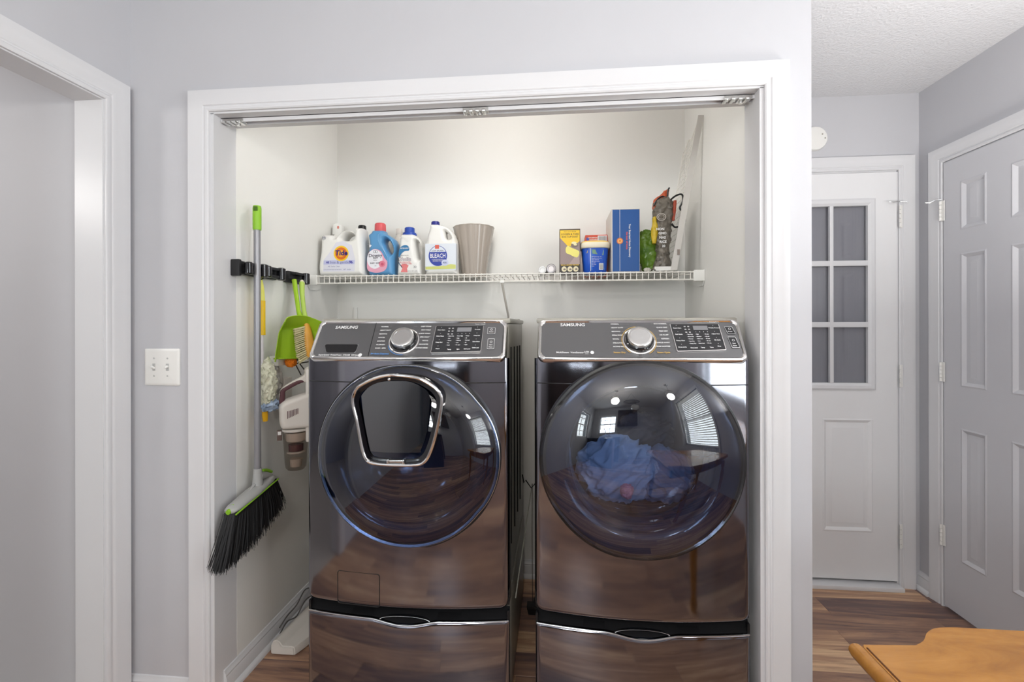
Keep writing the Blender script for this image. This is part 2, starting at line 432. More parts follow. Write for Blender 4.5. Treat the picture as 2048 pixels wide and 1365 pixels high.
# far hall wall with entry door opening 1.04..1.955
DX0, DX1, DT = 1.10, 1.951, 2.055
b = bmesh.new(); box(b, 1.0, DX0 - .02, YF, YF + .12, 0, CEIL); box(b, DX1 + .012, WR + .12, YF, YF + .12, 0, CEIL); box(b, DX0 - .02, DX1 + .012, YF, YF + .12, DT + .012, CEIL)
struct('wall_far', b, M_gray, 'grey end wall of the hallway above the entry door', 'wall')
struct('trim_entry_casing', casing(DX0 - .006, DX1 + .006, DT + .006, lambda x, z, t: (x, YF - t, z)), M_trim, 'white casing around the nine-pane entry door', 'trim')
b = bmesh.new(); box(b, DX1, DX1 + .014, YF - .002, YF + .11, 0, DT + .004); box(b, DX0 - .02, DX0, YF - .002, YF + .11, 0, DT + .004); box(b, DX0 - .02, DX1 + .014, YF - .002, YF + .11, DT, DT + .014); box(b, DX0, DX1, YF + .05, YF + .11, 0, DT)
struct('trim_entry_jamb', b, M_trim, 'white jamb of the entry door', 'trim')
b = bmesh.new(); box(b, DX0, DX1, YF - .055, YF + .03, 0, .020, .003)
struct('trim_threshold', b, M_trim, 'white threshold board under the entry door', 'trim')
# entry door
b = bmesh.new(); yd0, yd1 = YF - .008, YF + .034
ox0, ox1, oz0, oz1 = 1.215, 1.835, .985, 1.912        # lite opening
px0, px1 = 1.614, 1.842
box(b, DX0, ox0, yd0, yd1, .032, DT); box(b, ox1, DX1 - .003, yd0, yd1, .032, DT - .003); box(b, ox0, ox1, yd0, yd1, oz1, DT - .003)
box(b, ox0, ox1, yd0, yd1, .83, oz0); box(b, ox0, ox1, yd0, yd1, .032, .268)
box(b, 1.445, 1.60, yd0, yd1, .268, .83)
d1 = struct('door_1', b, M_door, 'white entry door with nine dark glass panes and lower panels', 'door')
def raised_panel(x0, x1, z0, z1, f):
    b = bmesh.new()
    def R(i, t): return [V(f(*q, t)) for q in ((x0 + i, z0 + i), (x1 - i, z0 + i), (x1 - i, z1 - i), (x0 + i, z1 - i))]
    loft(b, [R(0, -.035), R(0, .0005), R(.006, .0025), (R(.012, -.001)), R(.020, -.007), R(.026, -.007), R(.044, -.001), R(.046, -.001)], True, True, True)
    bmesh.ops.recalc_face_normals(b, faces=b.faces); return b
for a, c in ((1.215, 1.445), (1.60, 1.835)):
    link('panel', raised_panel(a, c, .268, .83, lambda x, z, t: (x, yd0 - t, z)), M_door, d1, 20)
# lite frame + muntins + panes
b = bmesh.new()
fx0, fx1, fz0, fz1 = 1.203, 1.847, .974, 1.923
def fr(i, t): return [V((x, yd0 - t, z)) for x, z in ((fx0 + i, fz0 + i), (fx1 - i, fz0 + i), (fx1 - i, fz1 - i), (fx0 + i, fz1 - i))]
rg = [fr(0, 0), fr(0, .006), fr(.008, .010), fr(.022, .010), fr(.034, .002), fr(.034, -.015)]
loft(b, rg, True, False, False); bmesh.ops.recalc_face_normals(b, faces=b.faces)
gf = link('glazing_frame', b, M_trim, d1, 20)
gx = [1.237, 1.4245, 1.435, 1.633, 1.651, 1.812]; cols_ = [(1.237, 1.426), (1.444, 1.633), (1.651, 1.813)]; rows_ = [(1.008, 1.285), (1.312, 1.590), (1.617, 1.898)]
for x in (1.435, 1.642): link('muntin', bx(x - .009, x + .009, yd0 - .006, yd0 + .012, fz0 + .034, fz1 - .034, .003), M_trim, gf)
for z in (1.2985, 1.6035): link('muntin', bx(fx0 + .034, fx1 - .034, yd0 - .005, yd0 + .012, z - .0135, z + .0135, .003), M_trim, gf)
for c_ in cols_:
    for r_ in rows_: link('pane', bx(c_[0] - .004, c_[1] + .004, yd0 + .012, yd0 + .016, r_[0] - .004, r_[1] + .004), M_glass, gf, 0)
link('pane_backing', bx(ox0, ox1, yd0 + .026, yd0 + .030, oz0, oz1), M_backing, d1, 0)  # added grey backing, gives the panes their reflected tone
def hinge(root, f, z0, z1):
    """f(a, out, z): a along wall"""
    b = bmesh.new(); n_ = 5; h = (z1 - z0) / n_
    for i in range(n_):
        zz = z0 + i * h; lathe(b, [(.0055, zz + .001), (.0055, zz + h - .001)], Matrix.Identity(4), 10)
    for v in b.verts: v.co = V(f(v.co.x, .008 + v.co.y, v.co.z))
    vs = box(b, 0, .018, 0, .0025, z0, z1)
    for v in vs: v.co = V(f(v.co.x, v.co.y, v.co.z))
    bmesh.ops.recalc_face_normals(b, faces=b.faces)
    return link('hinge', b, M_plw, root)
for z0, z1 in ((1.775, 1.885), (.991, 1.101), (.199, .316)):
    hinge(d1, lambda a, o, z: (DX1 + .004 + a * .8, YF - .012 - o, z), z0, z1)
b = tb([(1.955, YF - .02, 1.902), (1.935, YF - .03, 1.900), (1.915, YF - .035, 1.896), (1.897, YF - .03, 1.900)], .003, 6)
tube(b, [(1.955, YF - .02, 1.902), (1.975, YF - .03, 1.898), (1.982, YF - .03, 1.894)], .003, 6)
link('hinge_stop', b, M_satin, d1)
# detector
dt = thing('smoke_detector', (1.565, YF, 2.23), 'round white detector plate on the hall wall above the entry door', 'detector')
Mx = Matrix.Translation((1.565, YF, 2.23)) @ Matrix.Rotation(pi / 2, 4, 'X')
b = bmesh.new(); lathe(b, [(.060, 0), (.060, .010), (.057, .016), (.050, .018)], Mx, 40); link('cover', b, M_plw, dt)
for dx, dz in ((.032, .018), (.045, -.002)):
    b = bmesh.new(); lathe(b, [(.0035, .0165), (.0035, .0195)], Matrix.Translation((1.565 + dx, YF, 2.23 + dz)) @ Matrix.Rotation(pi / 2, 4, 'X'), 10); link('screw', b, M_side, dt)
# right wall with hall door; window further back
dy1, dy0 = .811, .28; D2T = 2.04
wy0, wy1, wz0, wz1 = -2.5, -1.0, .75, 2.10
b = bmesh.new(); box(b, WR, WR + .12, dy1 + .012, YF + .12, 0, CEIL); box(b, WR, WR + .12, dy0 - .012, dy1 + .012, D2T + .012, CEIL)
box(b, WR, WR + .12, wy1, dy0 - .012, 0, CEIL); box(b, WR, WR + .12, wy0, wy1, 0, wz0); box(b, WR, WR + .12, wy0, wy1, wz1, CEIL); box(b, WR, WR + .12, YR - .1, wy0, 0, CEIL)
struct('wall_right', b, M_gray, 'grey right wall of the hallway and kitchen', 'wall')
struct('trim_hall_door_casing', casing(dy0 - .004, dy1 + .004, D2T + .004, lambda y, z, t: (WR - t, y, z)), M_trim, 'white casing around the six-panel hall door', 'trim')
b = bmesh.new(); box(b, WR - .001, WR + .11, dy1, dy1 + .012, 0, D2T); box(b, WR - .001, WR + .11, dy0 - .012, dy0, 0, D2T); box(b, WR - .001, WR + .11, dy0 - .012, dy1 + .012, D2T, D2T + .012)
struct('trim_hall_door_jamb', b, M_trim, 'white jamb of the six-panel hall door', 'trim')
xd = WR - .010
colA = (.598, .719); colB = (.372, .495); rowsD = ((.251, .841), (1.024, 1.611), (1.714, 1.928))
b = bmesh.new(); x0_, x1_ = xd, xd + .035
ys = [dy0 + .003, colB[0], colB[1], colA[0], colA[1], dy1 - .003]; zs = [.012]
for a, c in rowsD: zs += [a, c]
zs.append(D2T - .003)
for i in (0, 2, 4): box(b, x0_, x1_, ys[i], ys[i + 1], zs[0], zs[-1])
for a, c in (colB, colA):
    for i in (0, 2, 4, 6): box(b, x0_, x1_, a, c, zs[i], zs[i + 1])
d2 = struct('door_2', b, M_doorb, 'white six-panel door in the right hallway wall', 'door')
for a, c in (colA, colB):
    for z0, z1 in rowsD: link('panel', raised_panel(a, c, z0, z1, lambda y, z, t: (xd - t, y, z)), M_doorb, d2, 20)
for z0, z1 in ((1.774, 1.866), (1.036, 1.124), (.283, .378)):
    hinge(d2, lambda a, o, z: (xd - .002 - o, dy1 + .002 - a * .8, z), z0, z1)
link('hinge_stop', tb([(xd - .008, dy1, 1.872), (xd - .022, dy1 + .012, 1.874), (xd - .035, dy1 + .03, 1.866), (xd - .05, dy1 + .035, 1.868)], .003, 6), M_satin, d2)
struct('baseboard_hall', baseboard((WR, YF, 0), (WR, dy1 + CW + .006, 0), (-1, 0, 0)), M_trim, 'short white baseboard between the two hall doors', 'baseboard')
struct('baseboard_front_left', baseboard((WL, 0, 0), (-.975, 0, 0), (0, -1, 0)), M_trim, 'white baseboard left of the closet casing', 'baseboard')
struct('baseboard_front_right', baseboard((.975, 0, 0), (1.044, 0, 0), (0, -1, 0)), M_trim, 'white baseboard right of the closet casing', 'baseboard')
# rest of the room behind the camera
b = bmesh.new()
kx0, kx1, kz0, kz1 = -.85, .02, 1.12, 2.02
box(b, WL - .097, kx0, YR - .1, YR, 0, CEIL); box(b, kx1, WR + .12, YR - .1, YR, 0, CEIL); box(b, kx0, kx1, YR - .1, YR, 0, kz0); box(b, kx0, kx1, YR - .1, YR, kz1, CEIL)
struct('wall_rear', b, M_gray, 'grey kitchen wall behind the camera', 'wall')
ly0, ly1, lz0, lz1 = -3.75, -2.65, .95, 2.05
b = bmesh.new(); X0, X1 = WL - .097, WL
box(b, X0, X1, ly1, -2.3, 0, CEIL); box(b, X0, X1, YR, ly0, 0, CEIL); box(b, X0, X1, ly0, ly1, 0, lz0); box(b, X0, X1, ly0, ly1, lz1, CEIL)
struct('wall_kitchen_left', b, M_gray, 'grey left kitchen wall behind the camera', 'wall')
def window(name, a0, a1, z0, z1, f, label, cols=3, rows=4, blind=False):
    """f(a, z, out): out>0 into the room"""
    def bb(b, a, c, z_0, z_1, o0, o1):
        vs = box(b, a, c, o0, o1, z_0, z_1)
        for v in vs: v.co = V(f(v.co.x, v.co.z, v.co.y))
    b = bmesh.new(); t = .045
    for a, c, e, g in ((a0, a0 + t, z0, z1), (a1 - t, a1, z0, z1), (a0, a1, z0, z0 + t), (a0, a1, z1 - t, z1), (a0, a1, (z0 + z1) / 2 - .02, (z0 + z1) / 2 + .02)): bb(b, a, c, e, g, -.07, -.02)
    bmesh.ops.recalc_face_normals(b, faces=b.faces)
    o = struct(name, b, M_trim, label, 'window')
    for i in range(1, cols):
        b = bmesh.new(); x = a0 + (a1 - a0) * i / cols; bb(b, x - .008, x + .008, z0 + t, z1 - t, -.055, -.035); bmesh.ops.recalc_face_normals(b, faces=b.faces); link('muntin', b, M_trim, o)
    for i in range(1, rows):
        b = bmesh.new(); z = z0 + (z1 - z0) * i / rows; bb(b, a0 + t, a1 - t, z - .008, z + .008, -.055, -.035); bmesh.ops.recalc_face_normals(b, faces=b.faces); link('muntin', b, M_trim, o)
    b = bmesh.new(); bb(b, a0 + t - .005, a1 - t + .005, z0 + t - .005, z1 - t + .005, -.047, -.043); bmesh.ops.recalc_face_normals(b, faces=b.faces); link('pane', b, MATS['window_glass'], o, 0)
    if blind:
        n_ = int((z1 - z0) / .05)
        for i in range(n_):
            b = bmesh.new(); z = z0 + .02 + i * .05; vs = box(b, a0 + .01, a1 - .01, -.022, .022, z, z + .002)
            for v in vs:
                yy = v.co.y; v.co = V(f(v.co.x, v.co.z + yy * .35, .0 + yy * .8 - .0))
            bmesh.ops.recalc_face_normals(b, faces=b.faces); link('slat', b, M_plw, o)
window('window_1', wy0, wy1, wz0, wz1, lambda a, z, o: (WR + .05 - o, a, z), 'wide kitchen window with white blinds behind the camera', 1, 2, True)
window('window_2', kx0, kx1, kz0, kz1, lambda a, z, o: (a, YR - .03 + o, z), 'small paned window over the kitchen sink')
window('window_3', ly0, ly1, lz0, lz1, lambda a, z, o: (WL - .05 + o, a, z), 'paned window in the left kitchen wall')
struct('trim_window_1', casing(wy0, wy1, wz1, lambda y, z, t: (WR - t, y, z), zb=wz0 - .05), M_trim, 'white casing of the wide kitchen window', 'trim')
struct('trim_window_2', casing(kx0, kx1, kz1, lambda x, z, t: (x, YR + t, z), zb=kz0 - .05), M_trim, 'white casing of the window over the sink', 'trim')
struct('trim_window_3', casing(ly0, ly1, lz1, lambda y, z, t: (WL + t, y, z), zb=lz0 - .05), M_trim, 'white casing of the left kitchen window', 'trim')
# kitchen furniture (only seen mirrored in the appliance fronts)
def cabinet(name, x0, x1, y0, y1, z0, z1, nd, label, m=M_cab, front=1):
    t = thing(name, ((x0 + x1) / 2, (y0 + y1) / 2, z0), label, 'cabinet')
    link('body', bx(x0, x1, y0, y1, z0, z1, .003, seg=1), m, t)
    for i in range(nd):
        a = x0 + (x1 - x0) * i / nd + .006; c = x0 + (x1 - x0) * (i + 1) / nd - .006
        dd = link('door', raised_panel(a + .05, c - .05, z0 + .08, z1 - .06, lambda x, z, t_: (x, y1 + .018 + t_, z)), m, t, 20)
        b = bmesh.new()
        for q in ((a, a + .051, z0 + .02, z1 - .006), (c - .051, c, z0 + .02, z1 - .006), (a + .051, c - .051, z0 + .02, z0 + .081), (a + .051, c - .051, z1 - .061, z1 - .006)): box(b, q[0], q[1], y1, y1 + .019, q[2], q[3])
        link('door_frame', b, m, t, 0)
        xx = c - .028 if i % 2 == 0 else a + .028; zz = z1 - .2 if z0 < .5 else z0 + .15
        link('handle', tb([(xx, y1 + .019, zz - .05), (xx, y1 + .045, zz - .045), (xx, y1 + .045, zz + .045), (xx, y1 + .019, zz + .05)], .005, 8), M_satin, t)
    return t
cabinet('base_cabinet', -1.18, .25, YR + .02, YR + .60, 0.0, .88, 3, 'dark brown base cabinets under the kitchen window')
cabinet('wall_cabinet', .10, .93, YR + .02, YR + .34, 1.40, 2.20, 2, 'dark brown wall cabinet right of the kitchen window')
tag(link('worktop', bx(-1.19, .26, YR + .01, YR + .63, .885, .925, .006), M_gblack), 'black kitchen worktop below the window', 'worktop')
ft = thing('faucet', (-.42, YR + .18, .925), 'chrome gooseneck faucet at the kitchen window', 'faucet')
link('spout', tb(cat([(-.42, YR + .14, .925), (-.42, YR + .14, 1.15), (-.42, YR + .17, 1.24), (-.42, YR + .25, 1.26), (-.42, YR + .30, 1.20), (-.42, YR + .30, 1.16)], 4, False), .010, 10), M_chrome, ft)
isl = thing('kitchen_island', (-.27, -3.1, 0), 'dark kitchen island with a tan wooden end', 'island')
link('body', bx(-.65, .10, -3.35, -2.82, 0, .88, .004), M_cab, isl); link('end_panel', bx(.101, .12, -3.35, -2.82, 0, .88, .003), M_tan, isl); link('top', bx(-.70, .17, -3.4, -2.77, .882, .922, .008), M_gblack, isl)
pr = thing('pot_rack', (.62, -2.2, 2.05), 'black wire pot rack hanging from the kitchen ceiling', 'rack')
b = tb([(.62 + .24 * cos(t), -2.55 + .17 * sin(t), 2.08) for t in [2 * pi * i / 28 for i in range(28)]], .008, 8, True)
for i in range(-4, 5):
    x = .62 + .05 * i; h = .17 * sqrt(max(0, 1 - (.05 * i / .24) ** 2)); tube(b, [(x, -2.55 - h, 2.08), (x, -2.55 + h, 2.08)], .003, 6)
for i in range(-3, 4):
    y = -2.55 + .045 * i; h = .24 * sqrt(max(0, 1 - (.045 * i / .17) ** 2)); tube(b, [(.62 - h, y, 2.08), (.62 + h, y, 2.08)], .003, 6)
link('grid', b, M_black, pr)
for sx in (-.2, .2): link('chain', tb([(.62 + sx, -2.55, 2.08), (.62, -2.55, CEIL)], .003, 6), M_black, pr)
pn = thing('frying_pan', (.72, -2.5, 1.8), 'steel frying pan hanging from the black pot rack', 'pan')
Mp = Matrix.Translation((.72, -2.48, 1.84)) @ Matrix.Rotation(pi / 2, 4, 'X')
b = bmesh.new(); lathe(b, [(.10, -.02), (.125, .02), (.122, .02), (.098, -.015)], Mp, 36); link('bowl', b, M_satin, pn)
link('handle', tb([(.72, -2.48, 1.95), (.72, -2.48, 2.07)], .008, 8), M_black, pn)
for nm, (lx, ly), zz, lb in (('pendant_lamp', (.15, -2.25), 2.02, 'white glass pendant lamp over the kitchen floor'), ('pendant_lamp', (1.55, -1.75), 1.98, 'added pendant over the wooden table around the hall fill light')):  # second pendant is added to hold the hall fill light
    t = thing(nm, (lx, ly, CEIL), lb, 'lamp')
    T_ = Matrix.Translation((lx, ly, 0))
    b = bmesh.new(); lathe(b, [(.06, CEIL), (.06, CEIL - .02), (.008, CEIL - .03), (.006, zz + .18), (.03, zz + .17), (.035, zz + .145)], T_, 24); bmesh.ops.recalc_face_normals(b, faces=b.faces); link('stem', b, M_satin, t)
    b = bmesh.new(); tube(b, [(lx + .14 * cos(q), ly + .14 * sin(q), zz + .14) for q in [2 * pi * i / 28 for i in range(28)]], .006, 8, True)
    for q in range(3): tube(b, [(lx + .03 * cos(q * 2.1), ly + .03 * sin(q * 2.1), zz + .15), (lx + .14 * cos(q * 2.1), ly + .14 * sin(q * 2.1), zz + .14)], .004, 6)
    link('shade_ring', b, M_satin, t)
t = thing('closet_lamp', (.05, .17, CEIL), 'small bare-bulb lamp on the closet ceiling', 'lamp')
b = bmesh.new(); lathe(b, [(.055, CEIL), (.05, CEIL - .02), (.025, CEIL - .03), (.022, CEIL - .045)], Matrix.Translation((.05, .17, 0)), 24); bmesh.ops.recalc_face_normals(b, faces=b.faces); link('base', b, M_plw, t)

# ================================================================== APPLIANCES
def appliance(kind, X0, X1, label):
    """front-loading machine; local x across, y depth (0 = front edge), z up, origin on the pedestal"""
    W = X1 - X0; hw = W / 2; xc = (X0 + X1) / 2
    Z0, ZP0, ZP1, DEP = .378, 1.186, 1.316, .76
    bow = lambda x: -.034 * (1 - (x / hw) ** 2)
    root = thing(kind, (xc, .38, Z0), label, 'dryer' if kind == 'tumble_dryer' else 'washing machine')
    T = lambda x, y, z: V((xc + x, y, z))
    dcx, dcz, R = ((-.208 + .221), .879, .292) if kind == 'washing_machine' else (.530 - .533, .882, .302)
    # front skin
    b = bmesh.new(); NX, NZ = 70, 84
    us = [-1 + 2 * i / NX for i in range(NX + 1)]; us = [math.copysign(1 - (1 - abs(u)) ** 1.25, u) for u in us]
    zt = ZP0 + .006; rc = .030
    grid = []
    for u in us:
        x = u * hw; e = hw - abs(x)
        zmin = Z0 + .004 + (rc - sqrt(max(0, rc * rc - max(0, rc - e) ** 2)) if e < rc else 0)
        rr = .014; back = (rr - sqrt(max(0, rr * rr - max(0, rr - e) ** 2))) if e < rr else 0
        col = []
        for j in range(NZ + 1):
            v = j / NZ; z = zmin + (zt - zmin) * v
            dz = z - zmin; bz = (.010 - sqrt(max(0, 1e-4 - max(0, .010 - dz) ** 2))) if dz < .010 else 0
            yy = bow(x) + back + bz
            yy += .0 * max(0, (z - 1.12) / .07)          # fascia flares forward under the panel
            col.append(b.verts.new(T(x, yy, z)))
        grid.append(col)
    for i in range(NX):
        for j in range(NZ):
            f = b.faces.new((grid[i][j], grid[i + 1][j], grid[i + 1][j + 1], grid[i][j + 1]))
            c = f.calc_center_median()
            if (c.x - xc - dcx) ** 2 + (c.z - dcz) ** 2 < (R - .022) ** 2: b.faces.remove(f)
    loose = [v for v in b.verts if not v.link_faces]; bmesh.ops.delete(b, geom=loose, context='VERTS')
    bmesh.ops.recalc_face_normals(b, faces=b.faces)
    link('front_panel', b, M_steel, root, 60)
    # seam under the fascia
    b = bmesh.new(); pts = [T(u * hw * .995, bow(u * hw) - .0008 + (.012 if abs(u) > .985 else 0), 1.113) for u in us if abs(u * hw - dcx) > .19 or True]
    for seg in (pts[:24], pts[-24:]): link('seam', tb(seg, .0016, 6), M_black, root)
    # cabinet shell behind, with embossed ribs on both sides
    b = bmesh.new(); box(b, xc - hw + .010, xc + hw - .010, .018, DEP, Z0 + .006, 1.17); bmesh.ops.delete(b, geom=[f for f in b.faces if f.normal.y < -.9 or abs(f.calc_center_median().y - .018) < 1e-4], context='FACES_ONLY'); box(b, xc - hw + .010, xc + hw - .010, .105, DEP, 1.165, ZP1 - .012, .006)
    link('cabinet', b, M_side, root)
    link('top_plate', bx(xc - hw + .004, xc + hw - .004, .092, DEP + .005, ZP1 - .012, ZP1 + .006, .006), M_side, root)
    for s in (-1, 1):
        link('edge_trim', bx(xc + s * (hw - .006) - .005, xc + s * (hw - .006) + .005, .012, .075, Z0 + .01, 1.185, .003), M_black, root)
        for k, yy in enumerate((.16, .30, .44, .58)):
            b = bmesh.new(); pp = [T(s * (hw - .010), yy, 1.22 - .004 * k), T(s * (hw - .010), yy, .52)]
            tube(b, pp, .0042, 8); link('rib', b, M_sidedk, root)
    link('rear_lip', bx(xc - hw + .02, xc + hw - .02, DEP - .05, DEP + .004, ZP1 + .004, ZP1 + .012, .003), M_side, root)
    # control panel -------------------------------------------------
    nrm = V((0, -.805, .594)); slope = V((0, .09, .130)); SL = slope.length
    def PP(x, v, h=0):
        p = V((x, -.012 + .084 * v + bow(x) * .75 * (1 - v), ZP0 + .130 * v)) + nrm * h
        return T(*p)
    def outline(inset, rr, top_in=.0):
        h = hw - .010 - inset; vi = inset / SL; r_ = rr; out = []
        def corner(cx, cv, a0, rx, rv, n=7):
            return [(cx + rx * cos(radians(a0 + 90 * i / n)), cv + rv * sin(radians(a0 + 90 * i / n))) for i in range(n + 1)]
        rv = r_ / SL
        N = 16; tops = []
        out += corner(h - r_, 1 - vi - rv, 0, r_, rv); out += [(h - r_ - (2 * h - 2 * r_) * i / N, 1 - vi) for i in range(1, N)]
        out += corner(-h + r_, 1 - vi - rv, 90, r_, rv); out += corner(-h + r_, vi + rv, 180, r_, rv)
        out += [(-h + r_ + (2 * h - 2 * r_) * i / N, vi) for i in range(1, N)]; out += corner(h - r_, vi + rv, 270, r_, rv)
        return out
    O1, O2, O3 = outline(.000, .022), outline(.004, .020), outline(.014, .016)
    b = bmesh.new(); loft(b, [[PP(x, v, -.03) for x, v in O1], [PP(x, v, -.002) for x, v in O1], [PP(x, v, .004) for x, v in O2], [PP(x, v, .005) for x, v in outline(.009, .018)], [PP(x, v, .0005) for x, v in O3], [PP(x, v, -.004) for x, v in O3]], True, True, False)
    bmesh.ops.recalc_face_normals(b, faces=b.faces); link('panel_frame', b, M_chrome, root, 50)
    b = bmesh.new(); O4 = outline(.0135, .016); h4 = max(x for x, v in O4)
    # face: columns between lower and upper outline
    def vlim(x, inset=.0135, rr=.016):
        h = hw - .010 - inset; e = h - abs(x); vi = inset / SL; rv = rr / SL
        q = 1 - sqrt(max(0, 1 - ((rr - e) / rr) ** 2)) if e < rr else 0
        return vi + rv * q, 1 - vi - rv * q
    xs = [h4 * sin(pi / 2 * (-1 + 2 * i / 70)) for i in range(71)]; prev = None
    for x in xs:
        a, c = vlim(x); col = [b.verts.new(PP(x, a + (c - a) * j / 6, .001)) for j in range(7)]
        if prev:
            for j in range(6): b.faces.new((prev[j], col[j], col[j + 1], prev[j + 1]))
        prev = col
    bmesh.ops.recalc_face_normals(b, faces=b.faces)
    face = link('control_panel', b, M_panel, root, 60)
    PW = lambda px, py: None
    ux = lambda px: (px - PXC) / PXS
    vy = lambda py: (PYB - py) / PYH
    if kind == 'washing_machine': PXC, PXS, PYB, PYH = 815.5, 598.0, 721.0, 79.0
    else: PXC, PXS, PYB, PYH = 1279.0, 630.0, 716.0, 78.0
    kx, kv = (-.009, .45) if kind == 'washing_machine' else (-.002, .4625)
    f2 = lambda x, y: PP(x, y, .0022)
    FT = lambda x, y: PP(x, y / SL, .0022)
    CX, CV = (([0.308663, 0.164384, 0.011507, -0.0004, -0.021143, -0.00262, -0.001857, 8.5e-05, 0.000436], [0.491656, -0.002581, -1.239025, -0.0008, -0.004031, 0.098644, -0.004479, -0.00454, 6.4e-05]) if kind == 'washing_machine'
        else ([-0.447413, 0.168431, 0.018675, -0.003642, -0.018807, 7e-05, 0.00126, 0.000459, 0.000309], [0.487439, 0.006457, -1.253458, -0.000991, 0.032776, 0.100982, -0.00373, -0.001216, 4e-06]))
    def PT(px, py):          # measured print position -> panel coordinates
        p, q = (px - 1000) / 100, (py - 680) / 100; m_ = [1, p, q, p * p, p * q, q * q, p * p * q, p * q * q, p ** 3]
        return sum(a_ * c_ for a_, c_ in zip(CX, m_)), sum(a_ * c_ for a_, c_ in zip(CV, m_)) * SL
    # knob
    ck = PP(kx, kv, .001); Mk = Matrix.Translation(ck) @ V((0, 0, 1)).rotation_difference(nrm).to_matrix().to_4x4()
    b = bmesh.new(); lathe(b, [(.051, 0), (.051, .003), (.047, .0045), (.044, .003)], Mk, 48); link('dial_ring', b, M_chrome, root)
    b = bmesh.new(); lathe(b, [(.044, .002), (.043, .012), (.041, .014)], Mk, 48); link('dial_base', b, M_gblack, root)
    b = bmesh.new(); lathe(b, [(.0375, .012), (.0385, .024), (.037, .0275), (.0345, .029), (.028, .029), (.0275, .0283), (.026, .0283)], Mk, 48); kn = link('knob', b, M_satin, root)
    # display
    if kind == 'washing_machine': dq = [(860, 709), (963, 706), (969, 653), (872, 654)]
    else: dq = [(1353, 706), (1453, 703), (1437, 650), (1338, 650)]
    dq = [PT(*q) for q in dq]; cxq = sum(q[0] for q in dq) / 4; cyq = sum(q[1] for q in dq) / 4
    def quad(k, dy=0): return [(cxq + (q[0] - cxq) * k, cyq + (q[1] - cyq) * (k if k <= 1 else k) + dy) for q in dq]
    def rq(q, r=.004):       # rounded quad
        out = []
        for i in range(4):
            p = V(q[i]); a = (V(q[i - 1]) - p).normalized() * r; c = (V(q[(i + 1) % 4]) - p).normalized() * r
            for t in (0, .25, .5, .75, 1): out.append(tuple(p + a * (1 - t) ** 2 + c * t ** 2))
        return out
    PF = lambda h: (lambda x, y: PP(x, y / SL, h))
    b = bmesh.new(); q0, q1 = rq(quad(1.0)), rq(quad(.965, .0016)); loft(b, [[PP(x, y / SL, .000) for x, y in q0], [PP(x, y / SL, .0054) for x, y in rq(quad(.985))], [PP(x, y / SL, .0054) for x, y in q1], [PP(x, y / SL, .0005) for x, y in q1]], True, False, False)
    bmesh.ops.recalc_face_normals(b, faces=b.faces); link('display_frame', b, M_chrome, root, 0)
    dsp = decal('display', root, [rq(quad(.97, .0014))], PF(.0038), M_display)
    # printed lettering
    PT3 = PF(.0031)
    if kind == 'washing_machine':
        L_ = [('SAMSUNG', .0168, *PT(694, 656.5), .0004, 'CENTER', 0, 1.05), ('SuperSpeed  PowerFoam  STEAM  VRTplus', .0082, *PT(678, 711.5), .0002, 'CENTER', 0, 1.0)]
        rows = [('NORMAL', 763, 655), ('HEAVY DUTY', 761, 662.2), ('BEDDING', 759, 669.4), ('WHITES', 757, 676.6), ('SANITIZE', 755, 683.8), ('ALLERGEN', 753, 691), ('RINSE + SPIN', 751, 698)]
        rrow = [('DEEP STEAM', 863, 654.5), ('ECO COLD', 862, 661.5), ('QUICK WASH', 861, 668.6), ('SPIN ONLY', 859, 675.8), ('WOOL', 857, 683), ('DELICATES', 856.5, 690.3), ('ACTIVE WEAR', 855.5, 697.5)]
        kpx, kpy, lcd = 806, 678, (911.5, 938, 657.5, 665)
        L_ += [('Pause / Wash', .0062, *PT(961, 650), 0)]
    else:
        L_ = [('SAMSUNG', .0168, *PT(1145, 651.5), .0004, 'CENTER', 0, 1.05), ('MultiSteam  VentSensor', .0088, *PT(1140, 706.5), .0002, 'CENTER', 0, 1.0)]
        rows = [('NORMAL', 1221, 649.8), ('HEAVY DUTY', 1222, 657.3), ('BEDDING', 1223, 664.8), ('PERM PRESS', 1224, 672.2), ('WOOL', 1225, 679.8), ('DELICATES', 1226, 687.5), ('ACTIVE WEAR', 1226, 695)]
        rrow = [('ECO NORMAL', 1333, 649.2), ('QUICK DRY', 1334, 656.8), ('TIME DRY', 1335, 664), ('AIR FLUFF', 1336.5, 671.5), ('REFRESH', 1338, 679.3), ('WRINKLE AWAY', 1339, 687), ('STEAM SANITIZE', 1340, 694.5)]
        kpx, kpy, lcd = 1280, 675, (1385, 1416, 653.5, 660.5)
        L_ += [('Smart Care', .0062, *PT(1428, 645.5), 0)]
    for s_, px, py in rows: L_.append((s_, .0063, *PT(px, py), .0002, 'LEFT'))
    for s_, px, py in rrow: L_.append((s_, .0063, *PT(px, py), .0002, 'RIGHT'))
    letters('brand_lettering', face, L_[:1], PT3, M_print)['kind'] = 'stuff'
    letters('lettering', face, L_[1:], PT3, M_print)['kind'] = 'stuff'
    b = bmesh.new()
    for s_, px, py in rows + rrow:
        left = (s_, px, py) in rows; w_ = len(s_) * 2.5
        a, c = (px + w_ + 3, kpx - 30) if left else (kpx + 31, px - w_ - 3)
        if abs(py - kpy) > 20:
            if left: c = kpx - 22
            else: a = kpx + 22
        if c - a > 1.5:
            x0, y0 = PT(a, py); x1, y1 = PT(c, py); flat(b, [(x0, y0 - .0003), (x1, y0 - .0003), (x1, y0 + .0003), (x0, y0 + .0003)], PT3)
    link('dial_marks', b, mat('faint_print', rgb(165, 165, 165)), face, 0)['kind'] = 'stuff'
